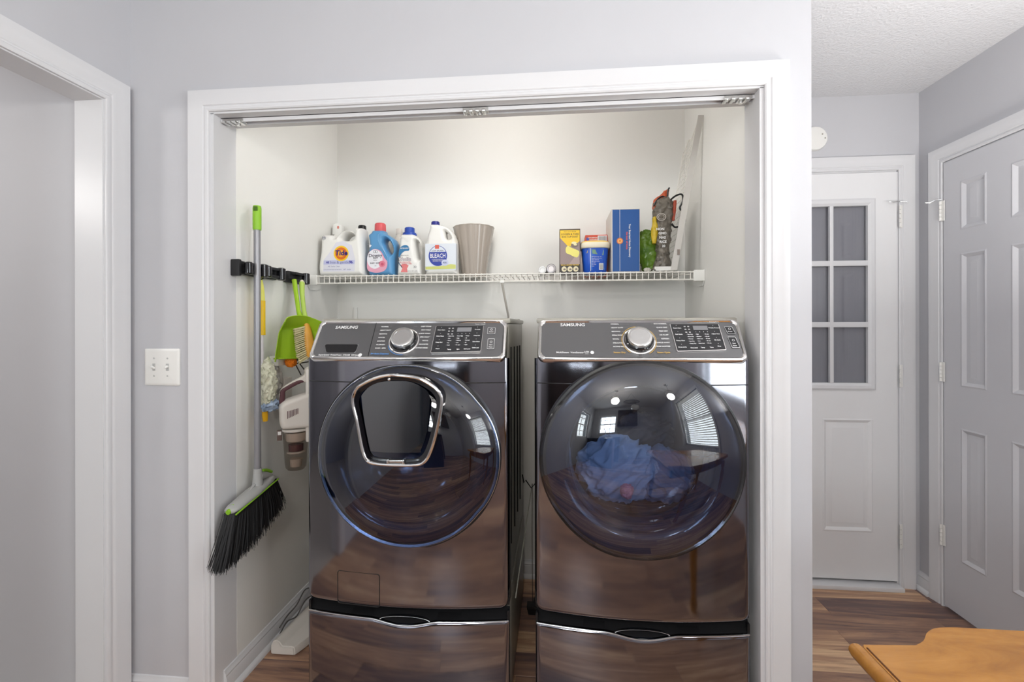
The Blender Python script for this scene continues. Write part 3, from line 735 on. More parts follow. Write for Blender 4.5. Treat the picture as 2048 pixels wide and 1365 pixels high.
    # display print
    def disp(a, c): # fraction of the display, from its lower left
        p = [V(q) for q in quad(.97, .0014)]
        lo = p[0].lerp(p[1], a); hi = p[3].lerp(p[2], a); return tuple(lo.lerp(hi, c))
    DT3 = PF(.0048)
    decal('screen', dsp, [[disp(.46, .93), disp(.76, .93), disp(.755, .76), disp(.455, .76)][::-1]], DT3, M_lcd)
    wsh = kind == 'washing_machine'
    bt = (['Smart Care', 'Extra Rinse', 'Delay End', 'Steam'] if wsh else ['Smart Care', 'Anti Static', 'Damp Alert', 'Drum Light'])
    bt2 = (['Pre Soak', 'Delay End', 'Extra Rinse', 'Child Lock'] if wsh else ['Wrinkle Prevent', 'Adjust Time', 'My Cycle', 'Mute'])
    DL = []
    for i, s_ in enumerate(bt): DL.append((s_, .0054, *disp(.125, .84 - i * .235), .0002))
    for i, s_ in enumerate(bt2): DL.append((s_, .0050, *disp(.885, .84 - i * .235), .0002))
    words = [['Extra Hot', 'Hot', 'Warm', 'Eco', 'Cold'], ['Extra High', 'High', 'Medium', 'Low', 'No Spin'], ['Heavy', '60', 'Normal', '40', 'Light']] if wsh else [['Very Dry', 'More Dry', 'Normal', 'Less Dry', 'Damp Dry'], ['High', 'Medium', 'Med Low', 'Low', 'Extra Low'], ['70 min', '60 min', '50 min', '40 min', '30 min']]
    for i in range(3):
        for j in range(5): DL.append((words[i][j], .0044, *disp(.30 + .18 * i, .60 - .085 * j), .0002, 'LEFT'))
    for i, s_ in enumerate(['Temp', 'Spin', 'Soil Level'] if wsh else ['Dry Level', 'Temp', 'Time']): DL.append((s_, .0054, *disp(.36 + .18 * i, .10), .0002))
    for i in range(4): DL.append(('%d' % (i + 1), .0044, *disp(.49 + .08 * i, .69), .0002))
    letters('display_lettering', dsp, DL, DT3, M_print)['kind'] = 'stuff'
    dots = []
    for i in range(4):
        for a_ in (.12, .88): dots.append(ell(*disp(a_, .94 - i * .235), .0012, .0012, 10))
    for i in range(3):
        for j in range(5): dots.append(ell(*disp(.285 + .18 * i, .60 - .085 * j), .0007, .0007, 8))
    for i in range(3):
        for j in range(2): dots.append(rrect(*[q for q in (lambda p: (p[0] - .003, p[0] + .003, p[1] - .002, p[1] + .002))(disp(.29 + .075 * j, .90 - .11 * i))], .001, 2))
    decal('indicator_dots', dsp, dots, DT3, mat('faint_print2', rgb(190, 190, 190)))['kind'] = 'stuff'
    # two push buttons
    for bi, (px, py, ww, hh) in enumerate([(983, 663, 8, 7), (982, 689, 7, 11)] if wsh else [(1459, 662, 8, 7.5), (1467, 686, 8, 11)]):
        cx_, cy_ = PT(px, py); a_, h_ = ww / PXS, hh / PYH * SL * .95
        sk = 0 if wsh else (-.003 if True else 0)
        def RB(k, hgt): return [PP(cx_ + x * k + sk * (y / h_), (cy_ + y * k) / SL, hgt) for x, y in rrect(-a_, a_, -h_, h_, .003, 4)]
        b = bmesh.new(); loft(b, [RB(1, .0005), RB(1, .0028), RB(.93, .0030), RB(.93, .0022)], True, False, True); bmesh.ops.recalc_face_normals(b, faces=b.faces)
        bo = link('button', b, M_panel if wsh else M_display, root, 0)
        b = bmesh.new()
        o_, i_ = RB(.97, .0034), RB(.90, .0034)
        loft(b, [o_, i_], True, False, False)
        rr_ = [(cx_ + .004 * cos(t), cy_ + h_ * .35 + .004 * sin(t)) for t in [2 * pi * k / 16 for k in range(16)]]; r2_ = [(cx_ + .0028 * cos(t), cy_ + h_ * .35 + .0028 * sin(t)) for t in [2 * pi * k / 16 for k in range(16)]]
        loft(b, [[PP(x, y / SL, .0034) for x, y in rr_], [PP(x, y / SL, .0034) for x, y in r2_]], True, False, False)
        for s_, dy in ((('Power', -.35),) if bi == 0 else (('Start', -.2), ('Pause', -.6))): add_text(b, s_, .0052, lambda x, y: PP(cx_ + x, (cy_ + h_ * dy + y) / SL, .0034), .0002)
        link('button_print', b, M_print, bo, 0)['kind'] = 'stuff'
    # icons bottom
    if wsh:
        decal('steam_mark', face, [ell(*PT(772 - 51, 711.5), .0065, .0065, 20)], PT3, M_print)
        letters('accent_lettering', face, [('A+ Auto Dispense', .0082, *PT(760, 709), .0002)], PT3, M_printbl)
        b = bmesh.new(); loft(b, [[PP(kx + r_ * cos(t), kv + r_ * sin(t) / SL, .0035) for t in [radians(200 + i * 6) for i in range(14)]] for r_ in (.0522, .0540)], False); link('dial_arc', b, M_printbl, root, 0)
        # detergent drawer: seam line and dark grip pocket
        b = bmesh.new(); p0, p1 = PT(753, 645), PT(735, 719); tube(b, [PF(.0012)(*p0), PF(.0012)(*p1)], .0011, 6); link('drawer_seam', b, M_black, root)
        q = [PT(*p) for p in ((653, 706), (711, 706), (717, 690), (650, 690))]
        pk = rq(q, .008); b = bmesh.new()
        cq = (sum(p[0] for p in q) / 4, sum(p[1] for p in q) / 4)
        loft(b, [[PP(x, y / SL, .0016) for x, y in [(cq[0] + (x - cq[0]) * 1.05, cq[1] + (y - cq[1]) * 1.14) for x, y in pk]], [PP(x, y / SL, .0030) for x, y in [(cq[0] + (x - cq[0]) * 1.02, cq[1] + (y - cq[1]) * 1.05) for x, y in pk]], [PP(x, y / SL, .0018) for x, y in pk]], True, False, False)
        bmesh.ops.recalc_face_normals(b, faces=b.faces); link('grip_rim', b, M_panel, root, 0)
        decal('grip_pocket', root, [pk], PF(.0017), M_black)
    else:
        decal('steam_mark', face, [ell(*PT(1184.5, 706.5), .0058, .0058, 20), rrect(*(lambda p: (p[0] - .0055, p[0] + .0055, p[1] - .0055, p[1] - .0042))(PT(1173.5, 706.5)), .0003, 1)], PT3, M_print)
        letters('steam_text', face, [('LCD', .0075, *PT(1173.5, 705.5), .0003)], PT3, M_print)
        for s_, px in (('Sensor Dry', 1239), ('Steam Cycle', 1327)): letters('accent_lettering', face, [(s_, .0078, *PT(px, 706.5), .0002)], PT3, M_printor)
        letters('accent_note', face, [('Sensor Dry', .0072, *PT(1321, 643.5), .0002)], PT3, mat('faint_print'
            , rgb(165, 165, 165)))
        b = bmesh.new()
        for a0, a1 in ((95, 235), (-60, 45)): loft(b, [[PP(kx + r_ * cos(t), kv + r_ * sin(t) / SL, .0035) for t in [radians(a0 + (a1 - a0) * i / 24) for i in range(25)]] for r_ in (.0522, .0540)], False)
        link('dial_arc', b, M_printor, root, 0)
    # door ----------------------------------------------------------
    YD = -.036
    D = lambda r, y, t, k=1: T(dcx + r * cos(t), y, dcz + r * sin(t))
    NA = 96; ang = [2 * pi * i / NA for i in range(NA)]
    def rings(prof, g=lambda t: 1):
        b = bmesh.new(); loft(b, [[D(r * g(t), y, t) for t in ang] for r, y in prof], True, False, False); bmesh.ops.recalc_face_normals(b, faces=b.faces); return b
    link('door_collar', rings([(R + .012, .0), (R + .012, -.018), (R + .008, -.032), (R - .004, -.036), (R - .030, -.030), (R - .030, .02)]), M_black, root, 50)
    hs = 0 if wsh else pi         # side of the grip
    def g(t):
        d = abs((t - hs + pi) % (2 * pi) - pi - 0); d2 = abs(((t - hs) + pi) % (2 * pi) - pi)
        return 1 + .035 * max(0, 1 - (d2 / 0.62) ** 2) ** .7 if d2 < .62 else 1
    dome = []
    SAG = .082 if wsh else .074
    for i in range(29):
        k = 1 - (i / 28); k = sin(k * pi / 2) if i else 1.0
        ex = (3.2, .8) if wsh else (2.25, .86)
        dome.append((R * k, YD - .006 - SAG * max(0, 1 - k ** ex[0]) ** ex[1]))
    b = bmesh.new(); rg = [[D(r * (1 + (g(t) - 1) * (r / R) ** 6), y, t) for t in ang] for r, y in dome[:-1]]
    vr = loft(b, rg, True, False, False); tip = b.verts.new(T(dcx, dome[-1][1], dcz))
    for j in range(NA): b.faces.new((vr[-1][j], vr[-1][(j + 1) % NA], tip))
    bmesh.ops.recalc_face_normals(b, faces=b.faces)
    dm = link('door_glass', b, M_glassw if wsh else M_glassd, root, 80)
    # rim band under the glass edge
    b = bmesh.new(); loft(b, [[D(r * g(t), y, t) for t in ang] for r, y in ((R - .004, YD + .008), (R + .001, YD + .004), (R + .001, YD - .006), (R - .003, YD - .009), (R - .010, YD - .006))], True, False, False); bmesh.ops.recalc_face_normals(b, faces=b.faces)
    link('door_rim', b, M_gblack if not wsh else M_satin, root, 50)
    # liner seen through the glass
    if wsh:
        link('door_liner', rings([(R - .008, YD + .002), (R - .045, YD - .010), (R - .075, YD + .010), (R - .10, .05), (.12, .10), (.001, .11)]), M_navy, root, 60)
    else:
        link('door_liner', rings([(R - .008, YD + .002), (R - .040, YD - .006), (.232, YD + .004), (.225, YD + .02), (.212, .06)]), M_navy, root, 60)
        link('glass_bowl', rings([(.218, YD + .01), (.212, .03), (.19, .050), (.14, .060), (.06, .064), (.001, .065)]), glass_mat('bowl_glass', (.93, .95, .97, 1), 1.3), root, 60)
        link('drum', rings([(.212, .06), (.262, .10), (.275, .12), (.275, .62), (.26, .64), (.001, .645)]), M_drum, root, 60)
        for k in range(3):
            t0 = radians(30 + 120 * k); b = bmesh.new()
            loft(b, [[D(.275, yy, t0 - .16), D(.245, yy, t0 - .05), D(.225, yy, t0), D(.245, yy, t0 + .05), D(.275, yy, t0 + .16)] for yy in (.16, .38, .60)], False); link('drum_vane', b, M_drum, root, 60)
    # grip behind the overhanging edge
    b = bmesh.new(); loft(b, [[D(r, y, hs + a) for a in [(-.5 + i / 12) for i in range(13)]] for r, y in ((R - .01, YD + .002), (R + .006, YD), (R + .010, YD + .02), (R - .006, YD + .03))], False); bmesh.ops.recalc_face_normals(b, faces=b.faces)
    link('door_handle', b, M_black, root)
    if wsh:
        # add-laundry flap: rounded pentagon with a chrome frame
        src = [(600, 95), (755, 113), (862, 165), (912, 212), (931, 265), (918, 365), (884, 515), (846, 630), (808, 694), (745, 722), (560, 728), (425, 719), (370, 690), (338, 605), (303, 430), (270, 292), (286, 215), (332, 168), (430, 122), (520, 99)]
        fp = []
        for cx_, cy_ in src:
            px, py = 620 + cx_ / 3.4125, 720 + cy_ / 3.4125
            # metres in the flap's own plane, centred on the machine axis
            fp.append(((px - 797.5) / 695.0 + .004, (935 - py) / 677.0))
        fo = cat([(x, y, 0) for x, y in fp], 4)
        yt = lambda z: -.124
        FO = lambda x, z, h=0: T(dcx + x, yt(z) - h + .0, dcz - .006 + z)
        cx0 = sum(p.x for p in fo) / len(fo); cz0 = sum(p.y for p in fo) / len(fo)
        sc = lambda k: [(cx0 + (p.x - cx0) * k, cz0 + (p.y - cz0) * k) for p in fo]
        flap = link('flap_frame', tb([FO(x, z, .006) for x, z in sc(.985)], .0052, 10, True), M_chrome, root)
        b = bmesh.new(); loft(b, [[FO(x, z, -.05) for x, z in sc(1.0)], [FO(x, z, .003) for x, z in sc(1.0)], [FO(x, z, .004) for x, z in sc(.95)], [FO(x, z, .0015) for x, z in sc(.90)], [FO(x, z, .001) for x, z in sc(.86)]], True, False, False); bmesh.ops.recalc_face_normals(b, faces=b.faces)
        link('flap_bezel', b, M_gblack, flap, 60)
        inner = [(585, 140), (700, 145), (800, 190), (838, 240), (835, 340), (815, 500), (775, 610), (745, 634), (440, 634), (400, 600), (360, 420), (340, 270), (345, 235), (400, 180), (480, 148)]
        ip = cat([((620 + a / 3.4125 - 797.5) / 695.0 + .004, (935 - 720 - c / 3.4125) / 677.0, 0) for a, c in inner], 4)
        b = bmesh.new(); flat(b, [(p.x, p.y) for p in ip], lambda x, z: FO(x, z, .0042)); link('flap_glass', b, mat('flap_mirror', (.012, .014, .018, 1), .015, ior=2.3, spec=.5), flap, 0)
        b = bmesh.new()
        vs = box(b, -.028, .028, .0, .006, .012, .020, .002)
        for v in vs: v.co = FO(v.co.x - .002, v.co.z, .002 + v.co.y)
        for sx in (-.026, .022): 
            vs = box(b, sx, sx + .006, 0, .010, .010, .022, .001)
            for v in vs: v.co = FO(v.co.x - .002, v.co.z, .002 + v.co.y)
        bmesh.ops.recalc_face_normals(b, faces=b.faces); link('flap_latch', b, M_satin, flap)
        b = bmesh.new(); lathe(b, [(.0045, 0), (.0045, .004), (.003, .005)], Matrix.Translation(FO(-.022, .262, .002)) @ Matrix.Rotation(pi / 2, 4, 'X'), 14); link('flap_button', b, M_chrome, flap)
        # pump filter hatch
        hq = rrect(-.225, -.078, .386, .492, .008, 4)
        b = bmesh.new(); tube(b, [T(x, bow(x) - .0006, z) for x, z in cat([(x, z, 0) for x, z in hq], 1) for _ in (0,) if True] if False else [T(x, bow(x) - .0002, z) for x, z in hq], .0013, 6, True); link('filter_hatch_seam', b, M_sidedk, root)
    return root
washer = appliance('washing_machine', -.561, .120, 'black stainless washing machine with pentagonal chrome flap in its door')
dryer = appliance('tumble_dryer', .202, .866, 'black stainless dryer with clothes seen through its blue glass door')

def pedestal(X0, X1, label):
    W = X1 - X0; hw = W / 2; xc = (X0 + X1) / 2; zt = .344
    root = thing('storage_pedestal', (xc, .38, 0), label, 'pedestal', 'matching drawer pedestals under the machines')
    bow = lambda x: -.030 * (1 - (x / hw) ** 2)
    dip = lambda x: .016 * (.5 + .5 * cos(pi * min(1, abs(x) / .115))) ** .8
    T = lambda x, y, z: V((xc + x, y, z))
    link('body', bx(xc - hw + .006, xc + hw - .006, .036, .76, .012, .372, .004), M_side, root)
    # drawer front with a scooped top edge
    b = bmesh.new(); N = 80; prev = None
    for i in range(N + 1):
        x = -hw + W * i / N; e = hw - abs(x); back = .010 - sqrt(max(0, 1e-4 - max(0, .010 - e) ** 2)) if e < .010 else 0
        z1 = zt - dip(x) + .004 * (1 - (x / hw) ** 2) * 0; y0 = bow(x) + back
        col = [T(x, y0, .02), T(x, y0, .12), T(x, y0, .22), T(x, y0, z1 - .012), T(x, y0 + .0005, z1 - .008), T(x, y0 + .003, z1 - .003), T(x, y0 + .007, z1 - .0005), T(x, y0 + .012, z1), T(x, .03, z1 + .001)]
        col = [b.verts.new(c) for c in col]
        if prev:
            for j in range(len(col) - 1): b.faces.new((prev[j], col[j], col[j + 1], prev[j + 1]))
        prev = col
    bmesh.ops.recalc_face_normals(b, faces=b.faces); dr = link('drawer', b, M_steel, root, 50)
    # satin strip stands in for the highlight on the rounded top edge
    link('edge_highlight', tb([T(x, bow(x) + .004, zt - dip(x) - .0015) for x in [-hw + .004 + (W - .008) * i / 80 for i in range(81)]], .0026, 8), M_satin, dr)
    # black shelf between drawer front and machine
    b = bmesh.new(); prev = None
    for i in range(N + 1):
        x = (-hw + W * i / N) * .998
        col = [b.verts.new(c) for c in (T(x, bow(x) + .010, zt - dip(x) - .002), T(x, bow(x) * .5 + .022, zt + .012), T(x, bow(x) * .35 + .026, zt + .034))]
        if prev:
            for j in range(2): b.faces.new((prev[j], col[j], col[j + 1], prev[j + 1]))
        prev = col
    bmesh.ops.recalc_face_normals(b, faces=b.faces); link('top_lip', b, mat('matte_black_lip', (.006, .006, .007, 1), .75, spec=.15), root, 40)
    # oval grip pocket
    def lens(t, k=1): 
        x = .082 * cos(t) * k; return x, (.0115 * math.copysign(abs(sin(t)) ** 1.2, sin(t))) * k
    b = bmesh.new(); ts = [2 * pi * i / 48 for i in range(48)]
    def LP(t, k, h): 
        x, q = lens(t, k); f = q / .0115
        return T(x, bow(x) + .0125 - f * -.004 - h, zt - .0045 + q * .95)
    loft(b, [[LP(t, 1.04, -.004) for t in ts], [LP(t, 1.03, .003) for t in ts], [LP(t, .98, .003) for t in ts], [LP(t, .97, -.004) for t in ts]], True, False, False); bmesh.ops.recalc_face_normals(b, faces=b.faces)
    hd = link('handle', b, M_satin, dr, 40)
    b = bmesh.new(); loft(b, [[LP(t, .97, .002) for t in ts], [LP(t, .94, -.010) for t in ts]], True, False, True); bmesh.ops.recalc_face_normals(b, faces=b.faces); link('grip_pocket', b, mat('pocket_navy', (.006, .008, .013, 1), .2), dr, 40)
    for sx in (-1, 1):
        for yy in (.07, .70):
            b = bmesh.new(); lathe(b, [(.022, 0), (.024, .006), (.018, .012), (.008, .014), (.008, .02)], Matrix.Translation((xc + sx * (hw - .05), yy, 0)), 16); link('foot', b, M_black, root)
        link('corner_post', bx(xc + sx * (hw - .004) - .004, xc + sx * (hw - .004) + .004, .008, .024, .02, .372, .002), M_black, root)
    return root
pedestal(-.561, .120, 'dark steel drawer pedestal under the washing machine')
pedestal(.204, .866, 'dark steel drawer pedestal under the dryer')

# ================================================================== WIRE SHELF
sh = thing('wire_shelf', (0, .75, 1.53), 'white ventilated wire shelf across the laundry closet', 'shelf')
SF, SB, ST = .600, YB - .006, 1.5365
xl, xr_ = CL + .002, CR - .002
rw = .0021
n_ = 66; xs = [-.838 + (1.698) * i / n_ for i in range(n_ + 1)]
for i, x in enumerate(xs):
    link('shelf_wire', tb([(x, SB, ST - rw), (x, SF + .004, ST - rw), (x, SF, ST - rw - .003), (x, SF, 1.497)], rw, 6), M_wire, sh)
for nm, yy, zz, rr in (('front_rod', SF - .0005, ST - rw - .004, .0031), ('lip_rod', SF - .001, 1.497, .0036), ('deck_rod', .70, ST - 2 * rw - .002, .003), ('back_rod', SB - .004, ST - 2 * rw - .002, .003)):
    link(nm, tb([(xl + .03, yy, zz), (xr_ - .03, yy, zz)], rr, 8), M_wire, sh)
for s_, xw in ((1, xl), (-1, xr_)):
    b = bmesh.new()
    pl = [(SF - .012, 1.492), (SF - .012, 1.540), (SB, 1.544), (SB, 1.515), (SF + .06, 1.470), (SF + .01, 1.470)]
    loft(b, [[V((xw, y, z)) for y, z in pl], [V((xw + s_ * .004, y, z)) for y, z in pl]]); 
    box(b, min(xw, xw + s_ * .045), max(xw, xw + s_ * .045), SF - .010, SF + .012, 1.490, 1.538, .003)
    bmesh.ops.recalc_face_normals(b, faces=b.faces); link('end_bracket', b, M_plw, sh)
for x in (-.55, -.2, .3, .62):
    link('wall_clip', bx(x - .008, x + .008, SB - .012, SB + .006, ST - .018, ST + .004, .002), M_plw, sh)
link('support_brace', tb([(.030, SF + .004, 1.492), (.030, SF + .012, 1.483), (.030, YB - .012, 1.345), (.030, YB - .004, 1.332)], .0055, 8), M_plw2, sh)
link('joint_sleeve', bx(.020, .040, SF - .005, SF + .008, 1.490, 1.503, .002), M_plw, sh)

# ================================================================== THINGS ON THE SHELF
ZS = ST + .0012
def FY(y): return lambda x, z: V((x, y, z))
# big white detergent jug -----------------------------------------
K = .000264; X0 = -.882; 
def cj(pts, sx=1): return [(X0 + (x - 118) * K * sx, ZS + (1122 - y) * K) for x, y in pts]
def screw_cap(root, x, y, z0, z1, r, m, ribs=24, taper=.96, name='cap', M=None):
    b = bmesh.new(); lathe(b, [(r, z0), (r, z0 + (z1 - z0) * .2), (r * taper, z1 - .003), (r * taper - .002, z1), (r * .3, z1)], Matrix.Translation((x, y, 0)), ribs * 2, fr=lambda t: 1 + .012 * math.copysign(1, sin(ribs * t)))
    return link(name, b, m, root, 40)
yc = .725; dp = .12; yf = yc - dp / 2
jt = thing('detergent_jug', (-.765, yc, ZS), 'big white detergent jug with orange and yellow bullseye label and black cap', 'detergent')
out = cat([(x, y, 0) for x, y in cj([(150, 1118), (300, 1121), (850, 1121), (985, 1116), (1004, 1060), (1002, 900), (988, 720), (968, 520), (958, 380), (950, 290), (948, 225), (880, 222), (812, 225), (808, 300), (760, 274), (690, 258), (610, 262), (540, 296), (490, 345), (450, 392), (420, 395), (395, 345), (330, 338), (200, 340), (172, 370), (160, 500), (150, 680), (128, 800), (114, 920), (120, 1040)])], 3)
hole = cat([(x, y, 0) for x, y in cj([(566, 432), (596, 372), (655, 336), (735, 330), (790, 368), (792, 415), (740, 446), (640, 452)])], 3)
link('body', jug(out, [hole], dp, .026, yc), M_jug, jt, 50)
cxp, czp = cj([(880, 225)])[0]
b = bmesh.new(); lathe(b, [(.0185, czp - .03), (.0185, czp)], Matrix.Translation((cxp, yc, 0)), 24); link('neck', b, M_jug, jt)
screw_cap(jt, cxp, yc, czp - .001, czp + .019, .0195, M_black)
f = lambda px, py: cj([(px, py)])[0]
fy = FY(yf - .0006); fy2 = FY(yf - .0010); fy3 = FY(yf - .0014); fy4 = FY(yf - .0018)
def E(px, py, r, r2=None): 
    c = f(px, py); return ell(c[0], c[1], r * K, (r2 or r) * K)
lb = decal('label', jt, [[f(230, 1035), f(830, 1035), f(845, 820), f(780, 560), f(620, 480), f(480, 500), f(360, 680), f(245, 820)]], fy, colmat('label_pale', 226, 226, 236))
decal('label_band', lb, [[f(240, 905), f(828, 905), f(836, 830), f(246, 830)]], fy2, colmat('label_lilac', 198, 200, 232))
decal('label_ring', lb, [E(580, 706, 142)], fy3, colmat('tide_yellow', 250, 205, 40))
decal('label_disc', lb, [E(580, 706, 112)], fy4, colmat('tide_orange', 226, 112, 30))
decal('label_core', lb, [E(575, 706, 70, 66)], FY(yf - .0022), colmat('tide_amber', 246, 168, 40))
letters('brand_lettering', lb, [('Tide', 128 * K, *f(583, 700), .0011, 'CENTER', .1, 1.02)], FY(yf - .0030), colmat('tide_navy', 40, 30, 120))
decal('brand_outline', jt, [], FY(yf), M_print) if False else None
letters('label_lettering', lb, [('free & gentle', 70 * K, *f(545, 868), 0), ('HE Turbo Clean', 34 * K, *f(440, 942), 0), ('CONCENTRATED DETERGENT', 25 * K, *f(418, 1000), 0), ('107  loads', 36 * K, *f(690, 1000), 0)], fy3, colmat('label_greyblue', 110, 115, 165))['kind'] = 'stuff'
letters('label_accent', lb, [('96', 66 * K, *f(765, 868), .0008), ('HE', 46 * K, *f(320, 868), .0006)], fy4, colmat('label_indigo', 70, 70, 165))['kind'] = 'stuff'
letters('he_mark', jt, [('HE', 36 * K, *f(250, 414), .0003)], fy3, colmat('label_slate', 70, 80, 110))['kind'] = 'stuff'
b = bmesh.new(); c_ = f(250, 416); loft(b, [[fy3(*p) for p in ell(c_[0], c_[1], 36 * K, 36 * K)], [fy3(*p) for p in ell(c_[0], c_[1], 30 * K, 30 * K)]], True, False, False); link('he_ring', b, MATS['label_slate'], jt, 0)
# white dispenser bottle half hidden behind the jug
t = thing('spray_bottle', (-.852, .84, ZS), 'white bottle with pink spout mark, mostly hidden behind the big detergent jug', 'bottle')
b = bmesh.new(); loft(b, [super_ring(-.852, .835, z, rx, .030, 3, 28) for z, rx in ((ZS, .030), (ZS + .01, .032), (ZS + .18, .032), (ZS + .215, .028), (ZS + .235, .020))]); bmesh.ops.recalc_face_normals(b, faces=b.faces); link('body', b, M_jug, t)
b = bmesh.new(); loft(b, [super_ring(-.854, .83, ZS + z, rx, .026, 3, 28) for z, rx in ((.232, .027), (.24, .028), (.272, .027), (.284, .022), (.288, .012))]); bmesh.ops.recalc_face_normals(b, faces=b.faces); link('cap', b, M_plw, t)
decal('spout_mark', t, [ell(-.843, ZS + .268, .0058, .0085, 20)], FY(.8025), colmat('spout_pink', 214, 140, 126))
# blue softener jug -----------------------------------------------
yc2 = .725; dp2 = .10; yf2 = yc2 - dp2 / 2; M_blue = colmat('softener_blue', 92, 152, 200, .3)
K2 = .000261; g_ = lambda x, y: (-.6415 + (x - 1022) * K2, ZS + (1112 - y) * K2)
t = thing('softener_jug', (-.565, yc2, ZS), 'light blue softener jug with coral red cap and round floral label', 'softener')
out = cat([(*g_(x, y), 0) for x, y in [(1085, 1108), (1300, 1111), (1530, 1108), (1546, 1040), (1544, 880), (1542, 780), (1575, 650), (1580, 550), (1545, 440), (1480, 375), (1400, 325), (1345, 288), (1330, 250), (1225, 246), (1118, 250), (1105, 286), (1045, 335), (1050, 400), (1062, 470), (1062, 560), (1045, 680), (1026, 820), (1024, 930), (1050, 1040)]], 3)
hole = cat([(*g_(x, y), 0) for x, y in [(1352, 440), (1385, 415), (1430, 440), (1480, 505), (1512, 580), (1516, 655), (1495, 695), (1460, 690), (1420, 640), (1380, 560), (1354, 490)]], 3)
link('body', jug(out, [hole], dp2, .024, yc2), M_blue, t, 50)
cx_, cz_ = g_(1226, 246)
b = bmesh.new(); lathe(b, [(.024, cz_ - .02), (.026, cz_ - .008), (.026, cz_)], Matrix.Translation((cx_, yc2, 0)), 28); link('neck', b, M_blue, t)
b = bmesh.new(); lathe(b, [(.0275, cz_ - .002), (.0275, cz_ + .006), (.0265, cz_ + .032), (.022, cz_ + .038), (.010, cz_ + .041)], Matrix.Translation((cx_, yc2, 0)), 48, fr=lambda a: 1 + .015 * math.copysign(1, sin(12 * a))); link('cap', b, colmat('coral_cap', 216, 92, 96, .4), t, 40)
def E2(px, py, rx, ry, n=32): c = g_(px, py); return ell(c[0], c[1], rx * K2, ry * K2, n)
F1, F2, F3, F4 = [FY(yf2 - .0005 * i) for i in (1.5, 2.5, 3.5, 4.5)]
decal('label_swirl', t, [[tuple(p[:2]) for p in cat([(*g_(x, y), 0) for x, y in [(1060, 1000), (1044, 880), (1060, 720), (1110, 650), (1190, 612), (1290, 640), (1340, 700), (1380, 780), (1432, 850), (1425, 950), (1370, 1020), (1260, 1050), (1140, 1040)]], 3)]], F1, colmat('petal_pink', 232, 168, 190))
lb = decal('label', t, [E2(1195, 800, 148, 178)], F2, colmat('label_white', 238, 238, 244))
decal('rose', lb, [E2(1335, 890, 62, 58)], F3, colmat('rose_pink', 226, 130, 150))
decal('rose_heart', lb, [E2(1338, 895, 30, 27)], F4, colmat('rose_red', 205, 88, 116))
letters('brand_lettering', lb, [('Downy', 88 * K2, *g_(1208, 735), .0003)], F4, colmat('softener_ink', 72, 66, 78))
letters('label_lettering', lb, [('SOFT', 40 * K2, *g_(1212, 782), .0003), ('FRESH', 26 * K2, *g_(1205, 822), 0), ('BABY  SOFT', 36 * K2, *g_(1205, 876), .0002), ('64', 30 * K2, *g_(1210, 925), 0)], F4, MATS['softener_ink'])['kind'] = 'stuff'
b = bmesh.new()
for dx in (-18, 18):
    c = g_(1208 + dx, 662); loft(b, [[F3(*p) for p in ell(c[0], c[1], 26 * K2, 26 * K2)], [F3(*p) for p in ell(c[0], c[1], 20 * K2, 20 * K2)]], True, False, False)
link('emblem', b, MATS['softener_ink'], t, 0)['kind'] = 'stuff'
b = bmesh.new(); tube(b, [F1(*g_(x, y)) for x, y in [(1300, 320), (1262, 350), (1255, 440), (1300, 560), (1370, 660), (1430, 760), (1440, 860)]], .0013, 6); link('body_ridge', b, colmat('softener_blue_light', 132, 184, 222), t)
decal('shine_mark', t, [E2(1110, 545, 22, 14), E2(1106, 566, 18, 8)], F1, MATS['label_white'])
# hidden white bottle with cap between the blue and white jugs
t = thing('white_bottle', (-.535, .845, ZS), 'plain white bottle behind the gap between blue jug and white bottle', 'bottle')
b = bmesh.new(); lathe(b, [(.030, ZS), (.036, ZS + .006), (.036, ZS + .17), (.030, ZS + .20), (.014, ZS + .225), (.014, ZS + .235)], Matrix.Translation((-.535, .845, 0)), 28); link('body', b, colmat('ivory_plastic', 228, 222, 212), t)
screw_cap(t, -.535, .845, ZS + .232, ZS + .262, .016, colmat('ivory_cap', 224, 216, 208), 12)
# white bottle with blue cap --------------------------------------
yc3 = .725; dp3 = .10; yf3 = yc3 - .05
K3 = .000262; h_ = lambda x, y: (-.4900 + (x - 1556) * K3, ZS + (1100 - y) * K3)
t = thing('delicates_bottle', (-.425, yc3, ZS), 'white handled bottle with stepped royal blue cap and pink label art', 'detergent')
out = cat([(*h_(x, y), 0) for x, y in [(1575, 1096), (1780, 1099), (1995, 1096), (2020, 1040), (2018, 900), (2014, 700), (2010, 520), (1980, 430), (1925, 375), (1875, 340), (1850, 325), (1745, 322), (1640, 328), (1612, 380), (1596, 460), (1592, 560), (1600, 660), (1585, 760), (1562, 860), (1552, 1000)]], 3)
hole = cat([(*h_(x, y), 0) for x, y in [(1895, 470), (1925, 450), (1962, 480), (1985, 560), (1988, 700), (1982, 790), (1955, 805), (1930, 760), (1912, 660), (1895, 560)]], 3)
link('body', jug(out, [hole], dp3, .022, yc3), M_jug, t, 50)
cx_, cz_ = h_(1748, 325); M_royal = colmat('royal_blue_cap', 44, 78, 172, .35)
b = bmesh.new(); lathe(b, [(.024, cz_ - .012), (.024, cz_)], Matrix.Translation((cx_, yc3, 0)), 24); link('neck', b, M_jug, t)
b = bmesh.new(); lathe(b, [(.034, cz_ - .004), (.0345, cz_ + .004), (.031, cz_ + .011), (.0245, cz_ + .013), (.024, cz_ + .034), (.021, cz_ + .037), (.01, cz_ + .0375)], Matrix.Translation((cx_, yc3, 0)), 48, fr=lambda a: 1 + .008 * math.copysign(1, sin(20 * a))); link('cap', b, M_royal, t, 40)
F1, F2, F3, F4 = [FY(yf3 - .0005 * i) for i in (1.5, 2.5, 3.5, 4.5)]
